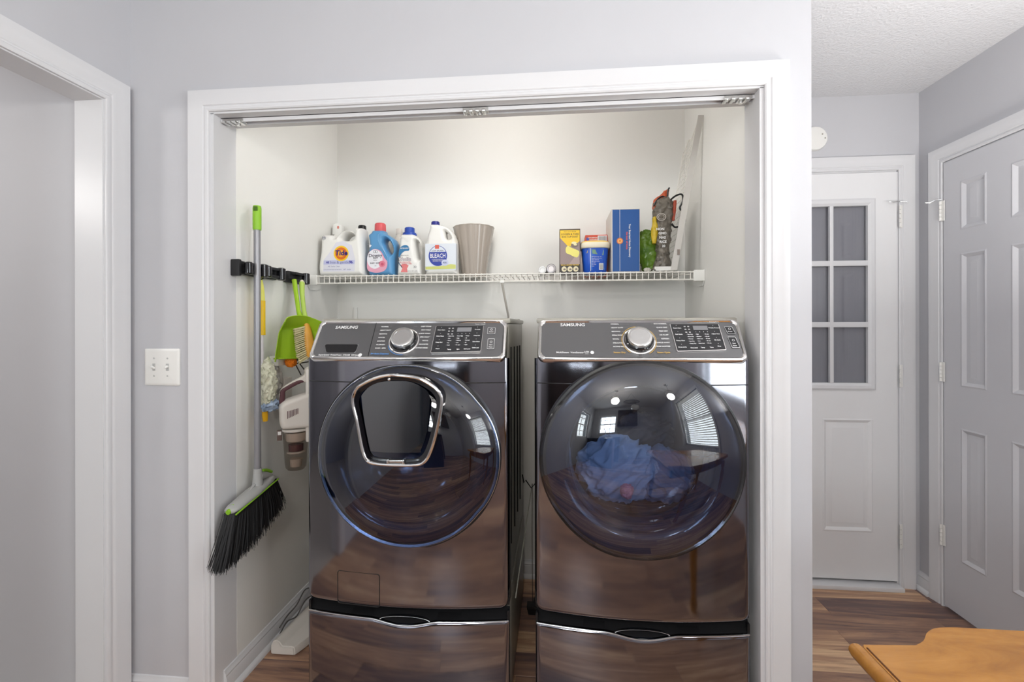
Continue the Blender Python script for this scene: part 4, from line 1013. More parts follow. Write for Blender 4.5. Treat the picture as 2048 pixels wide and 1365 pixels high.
for k_, rr in enumerate((150, 175)):
    link('shoulder_ridge', tb([F1(*h_(1640 + rr * .9 * cos(a), 520 - 120 * sin(a) * rr / 160)) for a in [radians(20 + 10 * i) for i in range(9)]], .0010, 6), M_jug, t)
decal('brand_patch', t, [[tuple(p[:2]) for p in cat([(*h_(x, y), 0) for x, y in [(1606, 770), (1600, 700), (1622, 600), (1680, 550), (1750, 542), (1796, 580), (1796, 640), (1720, 650), (1660, 690), (1625, 740)]], 3)]], F1, colmat('patch_blue', 52, 122, 172))
decal('garment_art', t, [[h_(x, y) for x, y in [(1640, 1035), (1672, 960), (1640, 905), (1720, 880), (1790, 915), (1760, 970), (1770, 1040)]]], F1, colmat('garment_pink', 226, 128, 128))
decal('garment_edge', t, [[h_(x, y) for x, y in [(1600, 850), (1590, 862), (1665, 960), (1676, 950)]]], F1, colmat('edge_teal', 50, 84, 110))
letters('patch_lettering', t, [('DETERGENT', 30 * K3, *h_(1712, 600), .0002)], F2, M_print)['kind'] = 'stuff'
letters('brand_outline', t, [('Woolite', 86 * K3, *h_(1718, 798), .0016, 'CENTER', 0, .78)], F2, colmat('outline_grey', 150, 140, 146))
letters('brand_lettering', t, [('Woolite', 86 * K3, *h_(1718, 798), .0001, 'CENTER', 0, .78)], F3, colmat('woolite_white', 240, 234, 236))
letters('label_lettering', t, [('ALL DELICATES', 30 * K3, *h_(1722, 855), .0002), ('GENTLE CARE', 30 * K3, *h_(1750, 885), .0002)], F2, colmat('label_salmon', 214, 110, 116))['kind'] = 'stuff'
letters('fine_print', t, [('liquid laundry', 26 * K3, *h_(1720, 728), 0), ('50 FL OZ 1.48 L', 28 * K3, *h_(1865, 1018), 0), ('30', 60 * K3, *h_(1905, 945), 0)], F2, colmat('fine_grey', 120, 118, 124))['kind'] = 'stuff'
# bleach jug ------------------------------------------------------
yc4 = .70; dp4 = .09; yf4 = yc4 - .045
K4 = .000252; p_ = lambda x, y: (-.3430 + (x - 108) * K4, ZS + (1084 - y) * K4)
t = thing('bleach_jug', (-.262, yc4, ZS), 'white bleach jug with navy cap and round blue label', 'bleach')
out = cat([(*p_(x, y), 0) for x, y in [(118, 1080), (400, 1083), (700, 1080), (712, 1030), (706, 960), (702, 760), (702, 520), (694, 440), (670, 360), (632, 285), (570, 218), (500, 172), (420, 142), (352, 126), (332, 118), (262, 116), (192, 118), (182, 170), (160, 250), (134, 340), (116, 430), (108, 520), (106, 760), (106, 960), (104, 1030)]], 3)
hole = cat([(*p_(x, y), 0) for x, y in [(482, 268), (505, 278), (550, 330), (582, 375), (576, 400), (545, 404), (508, 396), (490, 350)]], 3)
link('body', jug(out, [hole], dp4, .026, yc4), M_jug, t, 50)
cx_, cz_ = p_(262, 118)
screw_cap(t, cx_, yc4, cz_ - .001, cz_ + .017, .0205, colmat('navy_cap', 42, 46, 128, .35), 20)
F1, F2, F3, F4, F5 = [FY(yf4 - .0005 * i) for i in (1.5, 2.5, 3.5, 4.5, 5.5)]
lb = link('label', bx(p_(112, 0)[0], p_(700, 0)[0], yf4 - .0006, yf4 + .03, p_(0, 1000)[1], p_(0, 500)[1], .0004), colmat('bleach_label', 222, 228, 236), t, 0)
decal('label_band', lb, [[p_(118, 985), p_(694, 975), p_(694, 900), p_(600, 890), p_(400, 925), p_(118, 930)]], F2, colmat('label_lime', 206, 210, 120))
decal('label_disc', lb, [ell(*p_(355, 730), 176 * K4, 190 * K4, 40)], F3, colmat('bleach_blue', 46, 66, 160))
up = [(x, y) for x, y in [(355 + 166 * cos(radians(a)), 730 - 180 * sin(radians(a))) for a in range(24, 157, 6)]]
decal('label_crown', lb, [[p_(x, y) for x, y in up]], F4, MATS['bleach_label'])
decal('label_badge', lb, [rrect(*(p_(303, 0)[0], p_(380, 0)[0], p_(0, 598)[1], p_(0, 525)[1]), .002, 3)], F5, colmat('badge_red', 214, 96, 78))
decal('label_bubble', lb, [ell(*p_(490, 860), 66 * K4, 60 * K4)], F4, colmat('bubble_lilac', 206, 212, 238))
letters('brand_lettering', lb, [('BLEACH', 112 * K4, *p_(355, 732), .0003, 'CENTER', 0, .74)], F4, M_print)
letters('label_lettering', lb, [('CONCENTRATED', 28 * K4, *p_(350, 800), 0), ('DISINFECTING', 28 * K4, *p_(350, 828), 0)], F4, M_print)['kind'] = 'stuff'
letters('crown_lettering', lb, [('LOW SPLASH', 38 * K4, *p_(350, 636), .0002), ('82%', 40 * K4, *p_(490, 860), .0002)], F5, colmat('slate_ink', 60, 70, 120))['kind'] = 'stuff'
# fluted waste bin ------------------------------------------------
t = thing('waste_bin', (-.134, .775, ZS), 'taupe fluted plastic waste bin right of the bleach jug', 'bin')
rt, rb = .0985, .058
def flute(t_): return 1 + .035 * abs(sin(t_ * 7)) ** .7
H = .245; b = bmesh.new(); prof = []
for i in range(13): prof.append((rb + (rt - rb) * (i / 12) ** 1.15, ZS + H * i / 12))
prof += [(rt - .003, ZS + H), (rb, ZS + .02)]
lathe(b, prof, Matrix.Translation((-.132, .786, 0)), 112, True, True, flute); bmesh.ops.recalc_face_normals(b, faces=b.faces)
link('body', b, colmat('taupe_plastic', 172, 162, 152, .22, coat=.3), t, 60)
link('rim', tb([(-.132 + rt * flute(q) * cos(q), .786 + rt * flute(q) * sin(q), ZS + H) for q in [2 * pi * i / 112 for i in range(112)]], .0018, 6, True), colmat('taupe_rim', 200, 192, 182, .3), t)
# two cans lying on their sides ------------------------------------
for x, r_, m_, lb in ((.2110, .0185, colmat('can_white', 232, 232, 232, .3), 'small white round canister lying end-on, left of its grey twin'), (.2520, .0232, colmat('can_grey', 176, 172, 174, .3, metal=.3), 'grey round canister lying end-on beside the yellow box')):
    t = thing('canister', (x, .73, ZS), lb, 'canister')
    Mc = Matrix.Translation((x, .665, ZS + r_)) @ Matrix.Rotation(-pi / 2, 4, 'X')
    b = bmesh.new(); lathe(b, [(r_ * .97, .004), (r_, .008), (r_, .13), (r_ * .95, .135)], Mc, 32); bmesh.ops.recalc_face_normals(b, faces=b.faces); link('body', b, m_, t)
    b = bmesh.new(); lathe(b, [(r_ * .55, .0035), (r_ * .6, .0), (r_ * .82, .0005), (r_ * .86, .003), (r_ * .97, .001), (r_ * .99, .006)], Mc, 32, True, False); bmesh.ops.recalc_face_normals(b, faces=b.faces); link('end_cap', b, m_, t)
# yellow scrub-sponge box ------------------------------------------
yb = .662; t = thing('sponge_box', (.338, .71, ZS), 'yellow and black carton with a sponge picture, left of the blue tub', 'box')
bx0, bx1, bz0, bz1 = .2905, .386, ZS, ZS + .205
link('carton', bx(bx0, bx1, yb, yb + .085, bz0, bz1, .0015), colmat('carton_brown', 70, 58, 52), t, 0)
q = lambda u, v: (bx0 + (bx1 - bx0) * u, bz0 + (bz1 - bz0) * v)
G = [FY(yb - .0004 * i) for i in range(1, 7)]
decal('top_panel', t, [[q(.03, .50), q(.97, .50), q(.97, .97), q(.03, .97)]], G[0], colmat('carton_yellow', 238, 196, 38))
decal('picture_ground', t, [[q(.03, .20), q(.97, .20), q(.97, .72), q(.80, .66), q(.60, .60), q(.38, .62), q(.03, .80)]], G[1], colmat('carton_mauve', 148, 130, 128))
decal('picture_fold', t, [[q(.45, .20), q(.97, .20), q(.97, .52)]], G[2], colmat('carton_mauve_light', 172, 152, 148))
decal('sponge_art', t, [[tuple(p[:2]) for p in cat([(*q(u, v), 0) for u, v in [(.30, .56), (.40, .62), (.55, .58), (.75, .54), (.92, .50), (.95, .44), (.86, .36), (.70, .37), (.50, .42), (.32, .46)]], 3)]], G[3], colmat('sponge_yellow', 232, 222, 120))
decal('soap_art', t, [ell(*q(.72, .63), .0165, .011)], G[4], colmat('soap_grey', 120, 104, 98))
decal('foam_art', t, [ell(*q(.70, .68), .012, .006), ell(*q(.76, .64), .008, .004)], G[5], colmat('foam_cream', 236, 228, 178))
decal('bottom_panel', t, [[q(.03, .02), q(.97, .02), q(.97, .18), q(.03, .18)]], G[1], colmat('carton_black', 44, 38, 36))
for u in (.22, .50, .78):
    decal('round_picture', t, [ell(*q(u, .095), .0118, .0125)], G[2], colmat('disc_cream', 222, 212, 178)); decal('round_detail', t, [ell(*q(u + .02, .09), .006, .004)], G[3], MATS['soap_grey'])
letters('label_lettering', t, [('LOOSEN & TAKE', .0108, *q(.5, .88), .0002), ('BUILT-UP DUST', .0108, *q(.5, .82), .0002), ('HEAVY DUTY ERASER', .006, *q(.5, .935), 0)], G[1], MATS['carton_black'])['kind'] = 'stuff'
letters('panel_lettering', t, [('FOR ALL AROUND THE HOME', .0060, *q(.5, .185), .0002)], G[3], MATS['carton_yellow'])['kind'] = 'stuff'
# orange carton (behind tub) ---------------------------------------
t = thing('orange_box', (.479, .82, ZS), 'orange-red carton with barcode standing behind the blue tub', 'box')
link('carton', bx(.4165, .5230, .7785, .86, ZS, ZS + .198, .0015), colmat('carton_orange', 208, 78, 50), t, 0)
b = bmesh.new(); flat(b, [(.476, ZS + .158), (.520, ZS + .158), (.520, ZS + .194), (.476, ZS + .194)], FY(.7780)); link('barcode_label', b, MATS['label_white'], t, 0)
b = bmesh.new(); x = .480; random.seed(3)
while x < .516:
    w_ = random.choice([.0006, .0010, .0016]); flat(b, [(x, ZS + .164), (x + w_, ZS + .164), (x + w_, ZS + .190), (x, ZS + .190)], FY(.7776)); x += w_ + random.choice([.0009, .0014])
link('barcode', b, colmat('barcode_ink', 90, 90, 92), t, 0)['kind'] = 'stuff'
decal('emblem', t, [ell(.428, ZS + .178, .0075, .0075)], FY(.7780), colmat('emblem_blue', 60, 80, 170))
letters('label_lettering', t, [('HOUSEHOLD', .0085, .455, ZS + .184, .0002), ('CLEANERS', .0085, .455, ZS + .175, .0002), ('TWO PACK', .0085, .455, ZS + .166, .0002), ('contains two pouches', .006, .475, ZS + .146, .0001)], FY(.7778), M_print)['kind'] = 'stuff'
# blue tub with yellow-white lid -----------------------------------
t = thing('detergent_tub', (.4545, .716, ZS), 'blue plastic tub with white lid in front of the orange carton', 'tub')
b = bmesh.new(); tc = (.4545, .7075)
loft(b, [super_ring(*tc, ZS + z, rx, ry, 3.4, 40) for z, rx, ry in ((0, .050, .046), (.004, .053, .049), (.06, .057, .053), (.116, .062, .058))]); bmesh.ops.recalc_face_normals(b, faces=b.faces)
link('body', b, colmat('tub_blue', 30, 84, 190, .3), t, 50)
b = bmesh.new(); loft(b, [super_ring(*tc, ZS + z, rx, ry, 3.4, 40) for z, rx, ry in ((.114, .066, .062), (.117, .0685, .0645), (.136, .0690, .0650), (.140, .067, .063))]); bmesh.ops.recalc_face_normals(b, faces=b.faces)
link('lid', b, colmat('tub_lid_white', 236, 228, 205, .35), t, 50)
b = bmesh.new(); loft(b, [super_ring(*tc, ZS + z, rx, ry, 3.4, 40) for z, rx, ry in ((.139, .0665, .0625), (.145, .0645, .0605), (.148, .058, .054))]); bmesh.ops.recalc_face_normals(b, faces=b.faces)
link('lid_top', b, colmat('tub_lid_yellow', 240, 204, 110, .35), t, 50)
TF = lambda h: (lambda x, z: V((x, tc[1] - (.049 + (.058 - .049) * min(1, max(0, (z - ZS - .004) / .112))) - .0006 - h + .035 * (abs(x - tc[0]) / .062) ** 4, z)))
decal('label', t, [[(.433, ZS + .012), (.497, ZS + .012), (.500, ZS + .110), (.433, ZS + .110)]], TF(0.0004), colmat('tub_label', 58, 116, 206))
decal('label_edge', t, [[(.4315, ZS + .008), (.4335, ZS + .008), (.4335, ZS + .112), (.4315, ZS + .112)]], TF(.0008), M_print)
decal('label_picture', t, [[(.440, ZS + .088), (.490, ZS + .080), (.492, ZS + .104), (.438, ZS + .106)]], TF(.0008), colmat('tub_green', 120, 156, 128))
decal('barcode_label', t, [[(.470, ZS + .014), (.490, ZS + .014), (.490, ZS + .044), (.470, ZS + .044)]], TF(.0008), M_print)
b = bmesh.new()
for i in range(7): flat(b, [(.472, ZS + .018 + i * .0035), (.488, ZS + .018 + i * .0035), (.488, ZS + .0195 + i * .0035), (.472, ZS + .0195 + i * .0035)], TF(.0012))
link('barcode', b, MATS['barcode_ink'], t, 0)['kind'] = 'stuff'
letters('label_lettering', t, [(s_, .0060, .4365, ZS + .074 - i * .0072, 0, 'LEFT') for i, s_ in enumerate(['Directions for use', 'Laundry and home', 'stain remover', 'add one scoop', 'powder', 'mix well', 'rinse'])], TF(.0010), M_print)['kind'] = 'stuff'
decal('gold_seal', t, [ell(.4125, ZS + .098, .0065, .009)], TF(.0006), colmat('seal_gold', 210, 186, 100))
# tall blue box ------------------------------------------------------
t = thing('blue_box', (.591, .75, ZS), 'tall blue carton with orange round emblem, tallest box on the shelf', 'box')
yb = .640
link('carton', bx(.5245, .6505, yb + .0006, .862, ZS, ZS + .286, .0015), colmat('carton_white_side', 206, 200, 194), t, 0)
link('front_face', bx(.5290, .6490, yb, yb + .003, ZS + .003, ZS + .283, .001), colmat('box_blue', 24, 82, 150, .35), t, 0)
G = [FY(yb - .0004 * i) for i in range(1, 6)]
decal('stripe', t, [[(.5610, ZS + .004), (.5625, ZS + .004), (.5625, ZS + .283), (.5610, ZS + .283)]], G[0], M_print)
decal('emblem_ring', t, [ell(.5618, ZS + .141, .0145, .0145)], G[1], colmat('emblem_orange', 206, 116, 70))
decal('emblem_disc', t, [ell(.5618, ZS + .141, .0105, .0105)], G[2], colmat('emblem_light', 240, 176, 110))
decal('emblem_core', t, [[(.5618, ZS + .148), (.568, ZS + .141), (.5618, ZS + .134), (.5556, ZS + .141)]], G[3], colmat('emblem_gold', 226, 140, 50))
VT = lambda y: (lambda u, v: V((v, y, u)))
b = bmesh.new(); add_text(b, 'Your Smartest Home Discovery', .0115, lambda x, y: V((.6055 + y, yb - .0006, ZS + .142 - x)), .0003); link('label_lettering', b, M_print, t, 0)['kind'] = 'stuff'
b = bmesh.new(); add_text(b, 'the best of home', .0115, lambda x, y: V((.5935 + y, yb - .0006, ZS + .142 - x)), .0003); link('accent_lettering', b, colmat('accent_red', 214, 88, 70), t, 0)['kind'] = 'stuff'

from mathutils import noise
def crumple(me, amp, sc, seed=0, fold=0):
    for v in me.vertices:
        p = V(v.co) * sc + V((seed, seed * 1.7, 0)); n = noise.noise_vector(p)
        v.co += V(n) * amp
        if fold: v.co += v.normal * (abs(noise.noise(p * .55)) - .25) * fold
# leaning wire tray ----------------------------------------------------
t = thing('wire_tray', (.80, .72, ZS), 'white wire-mesh tray leaning upright against the closet right wall', 'tray')
xg = lambda z: .800 + (z - 1.54) * .170
zt_ = 2.205
ztop = lambda y: zt_ - .05 * (max(0, y - .61) / .25) ** 1.2 - .012 * sin((y - .61) * 60) * (y > .66)
for i in range(24):
    z = 1.56 + i * .027
    if z < zt_ - .07: link('wire', tb([(xg(z), .612, z), (xg(z), .868, z)], .0013, 5), M_wire, t)
for i in range(11):
    y = .632 + i * .0235; zz = ztop(y); link('wire', tb([(xg(1.545), y, 1.545), (xg(zz) - .001, y, zz)], .0013, 5), M_wire, t)
link('top_rim', tb([(xg(ztop(y)), y, ztop(y)) for y in [.606 + .262 * i / 20 for i in range(21)]], .003, 6), M_wire, t)
link('rear_rim', tb([(xg(1.545), .868, 1.545), (xg(ztop(.868)), .868, ztop(.868))], .003, 6), M_wire, t)
b = bmesh.new(); N = 30
rg = []
for i in range(N + 1):
    z = 1.5395 + (zt_ + .012 - 1.5395) * i / N; w0 = .024 - .004 * i / N; x = xg(z)
    rg.append([V((x - w0, .604, z)), V((x + .004, .604, z)), V((x + .004, .609, z)), V((x - w0, .609, z))])
loft(b, rg); bmesh.ops.recalc_face_normals(b, faces=b.faces); link('front_rim', b, colmat('tray_rim', 206, 203, 198), t, 30)
b = bmesh.new(); box(b, .708, .800, .606, .612, 1.5385, 1.556); box(b, .708, .712, .606, .85, 1.5385, 1.545); box(b, .708, .800, .845, .850, 1.5385, 1.545)
for i in range(4): box(b, .712 + .022 * i + .018, .712 + .022 * i + .022, .612, .846, 1.5390, 1.5440)
for i in range(8): box(b, .712, .798, .636 + .027 * i, .640 + .027 * i, 1.5390, 1.5440)
link('bottom_flange', b, M_plw, t, 0)['kind'] = 'stuff'
link('catch', bx(xg(1.62) - .010, xg(1.62) + .0015, .600, .604, 1.605, 1.630, .001), colmat('catch_brown', 140, 128, 120), t)
# bags -------------------------------------------------------------------
def BX(px, py): return (.655 + (px - 1280) * .00239, 1.5415 + (544 - py) * .00238)
def bag(rows, yc, dep, name, root, m, amp=.004, seed=1, e=2.6, n=40, cap=True):
    b = bmesh.new(); rg = []
    P = cat([(a, c, z) for a, c, z in rows], 5, False)
    for p in P: rg.append(super_ring((p.x + p.y) / 2, yc, p.z, max(.002, (p.y - p.x) / 2), dep * (.55 + .45 * min(1, (p.y - p.x) / .06)), e, n))
    loft(b, rg); bmesh.ops.recalc_face_normals(b, faces=b.faces)
    bmesh.ops.subdivide_edges(b, edges=b.edges[:], cuts=1, use_grid_fill=True)
    me = bpy.data.meshes.new(name); b.to_mesh(me); b.free(); crumple(me, amp, 42, seed); crumple(me, amp * .7, 110, seed + 3); crumple(me, amp * .3, 240, seed + 5)
    return link(name, me, m, root, 60)
def rowz(l): return [(BX(a, y)[0], BX(c, y)[0], BX(0, y)[1]) for a, c, y in l]
t = thing('shopping_bag', (.745, .69, ZS), 'crumpled black and orange printed bag with loop handles, top twisted shut', 'bag')
bag(rowz([(1301, 1336, 541), (1307, 1338, 532), (1312, 1335, 515), (1311, 1335, 495), (1309, 1337, 478), (1307, 1339, 460), (1306, 1341, 440), (1305, 1343, 425), (1308, 1341, 412), (1312, 1334, 405)]), .676, .034, 'body', t, colmat('bag_black', 52, 48, 44, .35, vary=rgb(140, 132, 120), vscale=45), .0068, 2)
bag(rowz([(1306, 1318, 424), (1305, 1322, 416), (1308, 1328, 406), (1320, 1334, 397), (1328, 1336, 388)]), .684, .026, 'orange_flap', t, colmat('bag_orange', 204, 96, 58, .4, vary=rgb(160, 70, 44), vscale=30), .004, 5)
bag(rowz([(1339, 1344, 448), (1340, 1346, 430), (1342, 1348, 410)]), .660, .012, 'orange_strip', t, colmat('bag_rust', 170, 74, 52, .4), .0015, 6)
bag(rowz([(1302, 1309, 492), (1300, 1312, 475), (1302, 1311, 455), (1305, 1309, 440)]), .655, .016, 'yellow_patch', t, colmat('bag_yellow', 220, 184, 40, .4, vary=rgb(170, 150, 40), vscale=40), .003, 9)
hp = lambda px, py, y=.655: (BX(px, py)[0], y, BX(px, py)[1])
link('handle', tb(cat([hp(1333, 412), hp(1345, 402), hp(1356, 400, .65), hp(1358, 412, .65), hp(1353, 425), hp(1360, 436, .65), hp(1362, 450, .65), hp(1355, 458), hp(1344, 461), hp(1338, 454)], 5, False), .0040, 8), M_black, t)
link('handle', tb(cat([hp(1305, 420), hp(1312, 408), hp(1322, 402), hp(1330, 408), hp(1331, 392), hp(1334, 386)], 5, False), .0036, 8), M_black, t)
def BF(y): return lambda x, z: V((x, y, z))
b = bmesh.new(); c = BX(1317, 443)
for k in (1.0, .62):
    loft(b, [[BF(.634)(*p) for p in ell(c[0], c[1], .021 * k, .017 * k)], [BF(.634)(*p) for p in ell(c[0], c[1], .018 * k, .014 * k)]], True, False, False)
link('heart_print', b, colmat('bag_grey_print', 190, 184, 176), t, 0)['kind'] = 'stuff'
letters('lettering', t, [(s_, .0150, *BX(px, py), .0005) for s_, px, py in (('NON', 1315, 466), ('GMO', 1319, 474), ('MAS', 1319, 482), ('RICE', 1320, 490), ('20', 1321, 498))], BF(.6335), M_print)['kind'] = 'stuff'
t = thing('produce_bag', (.685, .70, ZS), 'crumpled green and yellow plastic bag between blue box and black bag', 'bag')
bag(rowz([(1290, 1312, 543), (1287, 1318, 530), (1281, 1320, 508), (1279, 1316, 490), (1281, 1312, 474), (1287, 1306, 462)]), .722, .036, 'body', t, colmat('bag_green', 16, 84, 36, .2, vary=rgb(130, 160, 44), vscale=14), .0055, 12)
bag(rowz([(1286, 1296, 545), (1285, 1300, 541), (1288, 1297, 538)]), .650, .010, 'knot', t, colmat('bag_clear_end', 198, 194, 184, .3), .003, 17)

# ================================================================== LEFT CLOSET WALL
XW = CL
t = thing('tool_rack', (XW, .34, 1.505), 'silver wall rail with three black tool clamps on the left closet wall', 'rack')
link('rail', bx(XW, XW + .010, .085, .585, 1.494, 1.530, .002), M_satin, t)
link('rail_ridge', bx(XW + .010, XW + .013, .085, .585, 1.508, 1.514, .001), M_satin, t)
M_clamp = colmat('clamp_black', 30, 30, 32, .45)
link('end_block', bx(XW, XW + .034, .078, .092, 1.478, 1.538, .004), M_clamp, t)
for y0 in (.092, .206, .392):
    link('clamp_base', bx(XW + .008, XW + .030, y0, y0 + .105, 1.484, 1.534, .005), M_clamp, t)
    b = bmesh.new(); box(b, XW + .026, XW + .052, y0 + .020, y0 + .090, 1.488, 1.500, .003); box(b, XW + .026, XW + .052, y0 + .020, y0 + .090, 1.518, 1.530, .003); link('clamp_jaw', b, M_clamp, t)
    b = bmesh.new(); lathe(b, [(.010, 1.482), (.017, 1.486), (.017, 1.530), (.010, 1.534)], Matrix.Translation((XW + .050, y0 + .100, 0)), 20); link('roller', b, M_gblack, t)
    if y0 < .3: b = bmesh.new(); lathe(b, [(.010, 1.486), (.014, 1.490), (.014, 1.526), (.010, 1.530)], Matrix.Translation((XW + .052, y0 + .012, 0)), 20); link('roller', b, M_gblack, t)
b = bmesh.new(); lathe(b, [(.007, 0), (.007, .003)], Matrix.Translation((XW + .010, .372, 1.511)) @ Matrix.Rotation(pi / 2, 4, 'Y'), 12); link('screw', b, M_clamp, t)
tool_hook = link('hook', tb([(XW + .010, .2, 1.497), (XW + .030, .2, 1.490), (XW + .034, .2, 1.476), (XW + .044, .2, 1.480)], .003, 6), M_clamp, t)
# broom
BXx, BY = -.838, .148
t = thing('broom', (BXx, BY, .55), 'grey-handled broom with angled black bristles clamped to the left wall', 'broom')
link('handle', tb([(BXx, BY, .745), (BXx, BY, 1.675)], .0118, 20), colmat('broom_grey', 150, 150, 154, .35, metal=.4), t)
b = bmesh.new(); lathe(b, [(.0140, 1.655), (.0148, 1.66), (.0150, 1.735), (.0130, 1.745), (.006, 1.747)], Matrix.Translation((BXx, BY, 0)), 24); M_lime = colmat('lime_plastic', 140, 194, 44, .4); link('grip', b, M_lime, t)
link('hang_hole', bx(BXx - .004, BXx + .012, BY - .0165, BY - .014, 1.724, 1.740, .002), colmat('dark_lime', 70, 110, 20), t)
link('collar', tb([(BXx, BY, .765), (BXx, BY, .700)], .0165, 20, rads=[.014, .019]), colmat('broom_head_grey', 172, 172, 170, .4), t)
P0, P1 = V((BXx, -.005, .664)), V((BXx, .236, .706))
link('neck', tb(cat([(BXx, .150, .735), (BXx, .175, .730), (BXx, .205, .722), (BXx, .230, .712)], 4, False), .012, 12, rads=[.018, .0175, .017, .016, .015, .014, .013, .012, .011, .010, .009, .008, .008][:13]), MATS['broom_head_grey'], t)
link('strut', tb([(BXx, .138, .715), (BXx, .080, .682)], .005, 10), MATS['broom_head_grey'], t)
link('neck_trim', tb(cat([(BXx, .178, .748), (BXx, .205, .741), (BXx, .232, .726)], 4, False), .006, 8), M_lime, t)
dv = (P1 - P0); upv = V((0, -dv.z, dv.y)).normalized()
def headring(s_, w_, h_):
    c = P0 + dv * s_; return [c + V((w_ * cos(a), 0, 0)) + upv * (h_ * sin(a)) for a in [2 * pi * i / 20 for i in range(20)]]
b = bmesh.new(); loft(b, [headring(s_, w_, h_) for s_, w_, h_ in ((0, .010, .006), (.02, .020, .011), (.1, .026, .014), (.5, .030, .018), (.9, .026, .014), (.98, .018, .011), (1, .008, .006))]); link('head', b, MATS['broom_head_grey'], t, 60)
link('head_trim', tb([P0 + dv * s_ + V((.0265, 0, -.008)) for s_ in (.0, .15, .4, .7, 1.0)], .0028, 8), M_lime, t)
link('head_tip', tb([P0 - dv * .02, P0 + dv * .10], .0105, 12, rads=[.008, .0145]), M_lime, t)
random.seed(11); b = bmesh.new()
for i in range(2300):
    s_ = random.random(); a = P0 + dv * s_ - upv * .008 + V((random.uniform(-.020, .022), 0, 0))
    tipl, tipr = V((0, -.075, .500)), V((0, .268, .590))
    e_ = tipl.lerp(tipr, s_) + V((a.x + random.uniform(-.010, .022), random.uniform(-.012, .012), random.uniform(-.022, .012) - .018 * sin(s_ * pi)))
    m_ = a.lerp(e_, .55) + V((random.uniform(-.003, .003), random.uniform(-.004, .004) + .004, 0)); r_ = .0014
    tube(b, [a, m_, e_], r_, 3, rads=[r_, r_, r_ * .5])
link('bristles', b, colmat('bristle_black', 20, 20, 22, .6), t, 0)['kind'] = 'stuff'
# yellow duster
dx, dy = -.860, .208
t = thing('duster', (dx, dy, .95), 'yellow-handled fluffy duster hanging right behind the broom pole', 'duster')
link('handle', tb(cat([(dx, dy, 1.395), (dx, dy, 1.35), (dx, dy, 1.30), (dx + .001, dy, 1.262)], 3, False), .0125, 14, rads=None), colmat('duster_yellow', 244, 200, 30, .4), t)
link('handle_top', tb([(dx, dy - .004, 1.485), (dx, dy - .002, 1.46), (dx, dy, 1.43), (dx, dy, 1.393)], .01, 14, rads=[.003, .0065, .0095, .011]), colmat('pale_yellow', 232, 230, 110, .4), t)
link('stem', tb([(dx, dy, 1.265), (dx, dy, 1.12)], .0075, 10), colmat('stem_pale', 226, 222, 224, .4), t)
b = bmesh.new(); bmesh.ops.create_icosphere(b, subdivisions=5, radius=1)
for v in b.verts: v.co = V((dx + .008 + v.co.x * .026, dy + .020 + v.co.y * .042, 1.072 + v.co.z * .098))
me = bpy.data.meshes.new('fluff'); b.to_mesh(me); b.free(); crumple(me, .009, 60, 3); crumple(me, .006, 130, 5); crumple(me, .004, 300, 6); link('fluff', me, colmat('fluff_cream', 238, 238, 228, .9, vary=rgb(222, 224, 190), vscale=14), t, 80)
b = bmesh.new(); bmesh.ops.create_icosphere(b, subdivisions=4, radius=1)
for v in b.verts: v.co = V((dx + .010 + v.co.x * .022, dy + .035 + v.co.y * .040, .985 + v.co.z * .022))
me = bpy.data.meshes.new('fluff'); b.to_mesh(me); b.free(); crumple(me, .012, 80, 9); crumple(me, .006, 200, 4); link('fluff_tuft', me, colmat('fluff_blue', 196, 212, 232, .9, vary=rgb(150, 178, 214), vscale=30), t, 80)
link('tip', tb([(dx, dy + .016, .975), (dx, dy + .018, .95), (dx, dy + .020, .925)], .010, 12, rads=[.008, .011, .009]), colmat('duster_orange', 236, 178, 20, .4), t)
# white scrub brush behind the duster
t = thing('white_brush', (-.862, .30, 1.02), 'white block brush with grey fuzz hanging behind the duster', 'brush')
link('block', bx(-.882, -.842, .286, .345, 1.135, 1.175, .004), M_plw, t)
b = bmesh.new(); bmesh.ops.create_icosphere(b, subdivisions=4, radius=1)
for v in b.verts: v.co = V((-.862 + v.co.x * .016, .300 + v.co.y * .030, 1.065 + v.co.z * .075))
me = bpy.data.meshes.new('fuzz'); b.to_mesh(me); b.free(); crumple(me, .012, 90, 8); crumple(me, .006, 260, 2); link('fuzz', me, colmat('fuzz_grey', 190, 186, 180, .95), t, 80)
# dustpan + hand brush
ax = V((.53, .85, 0)).normalized(); nx = V((.85, -.53, 0)).normalized()        # across / towards the room
O = V((-.800, .322, 1.168))
t = thing('dustpan', tuple(O), 'lime green dustpan hanging from the third clamp on the left wall', 'dustpan')
DP = lambda u, w_, d: O + ax * u + nx * d + V((0, 0, w_))
def pan(s_, v_):     # s_ across -1..1, v_ 0 top .. 1 mouth
    hwid = .080 + .012 * v_; wall = .050 * (1 - .45 * v_)
    u = s_ * hwid; edge = max(0, (abs(s_) - .62) / .38); hood = max(0, (.30 - v_) / .30)
    d = wall * (edge ** 1.2) * 1.0 + .046 * hood ** 1.1 * (1 - edge * .3)
    w_ = .172 - .172 * v_ - (.028 * abs(s_) ** 2.5 * (1 - v_)) - .012 * (abs(s_) > .9) * (v_ > .9)
    return DP(u, w_, .004 + d)
b = bmesh.new(); g0 = [[b.verts.new(pan(-1 + 2 * i / 36, j / 26)) for i in range(37)] for j in range(27)]
for j in range(26):
    for i in range(36): b.faces.new((g0[j][i], g0[j][i + 1], g0[j + 1][i + 1], g0[j + 1][i]))
bmesh.ops.recalc_face_normals(b, faces=b.faces); bmesh.ops.solidify(b, geom=b.faces[:], thickness=.0025)
M_lime2 = colmat('dustpan_lime', 156, 196, 40, .45); link('pan', b, M_lime2, t, 50)
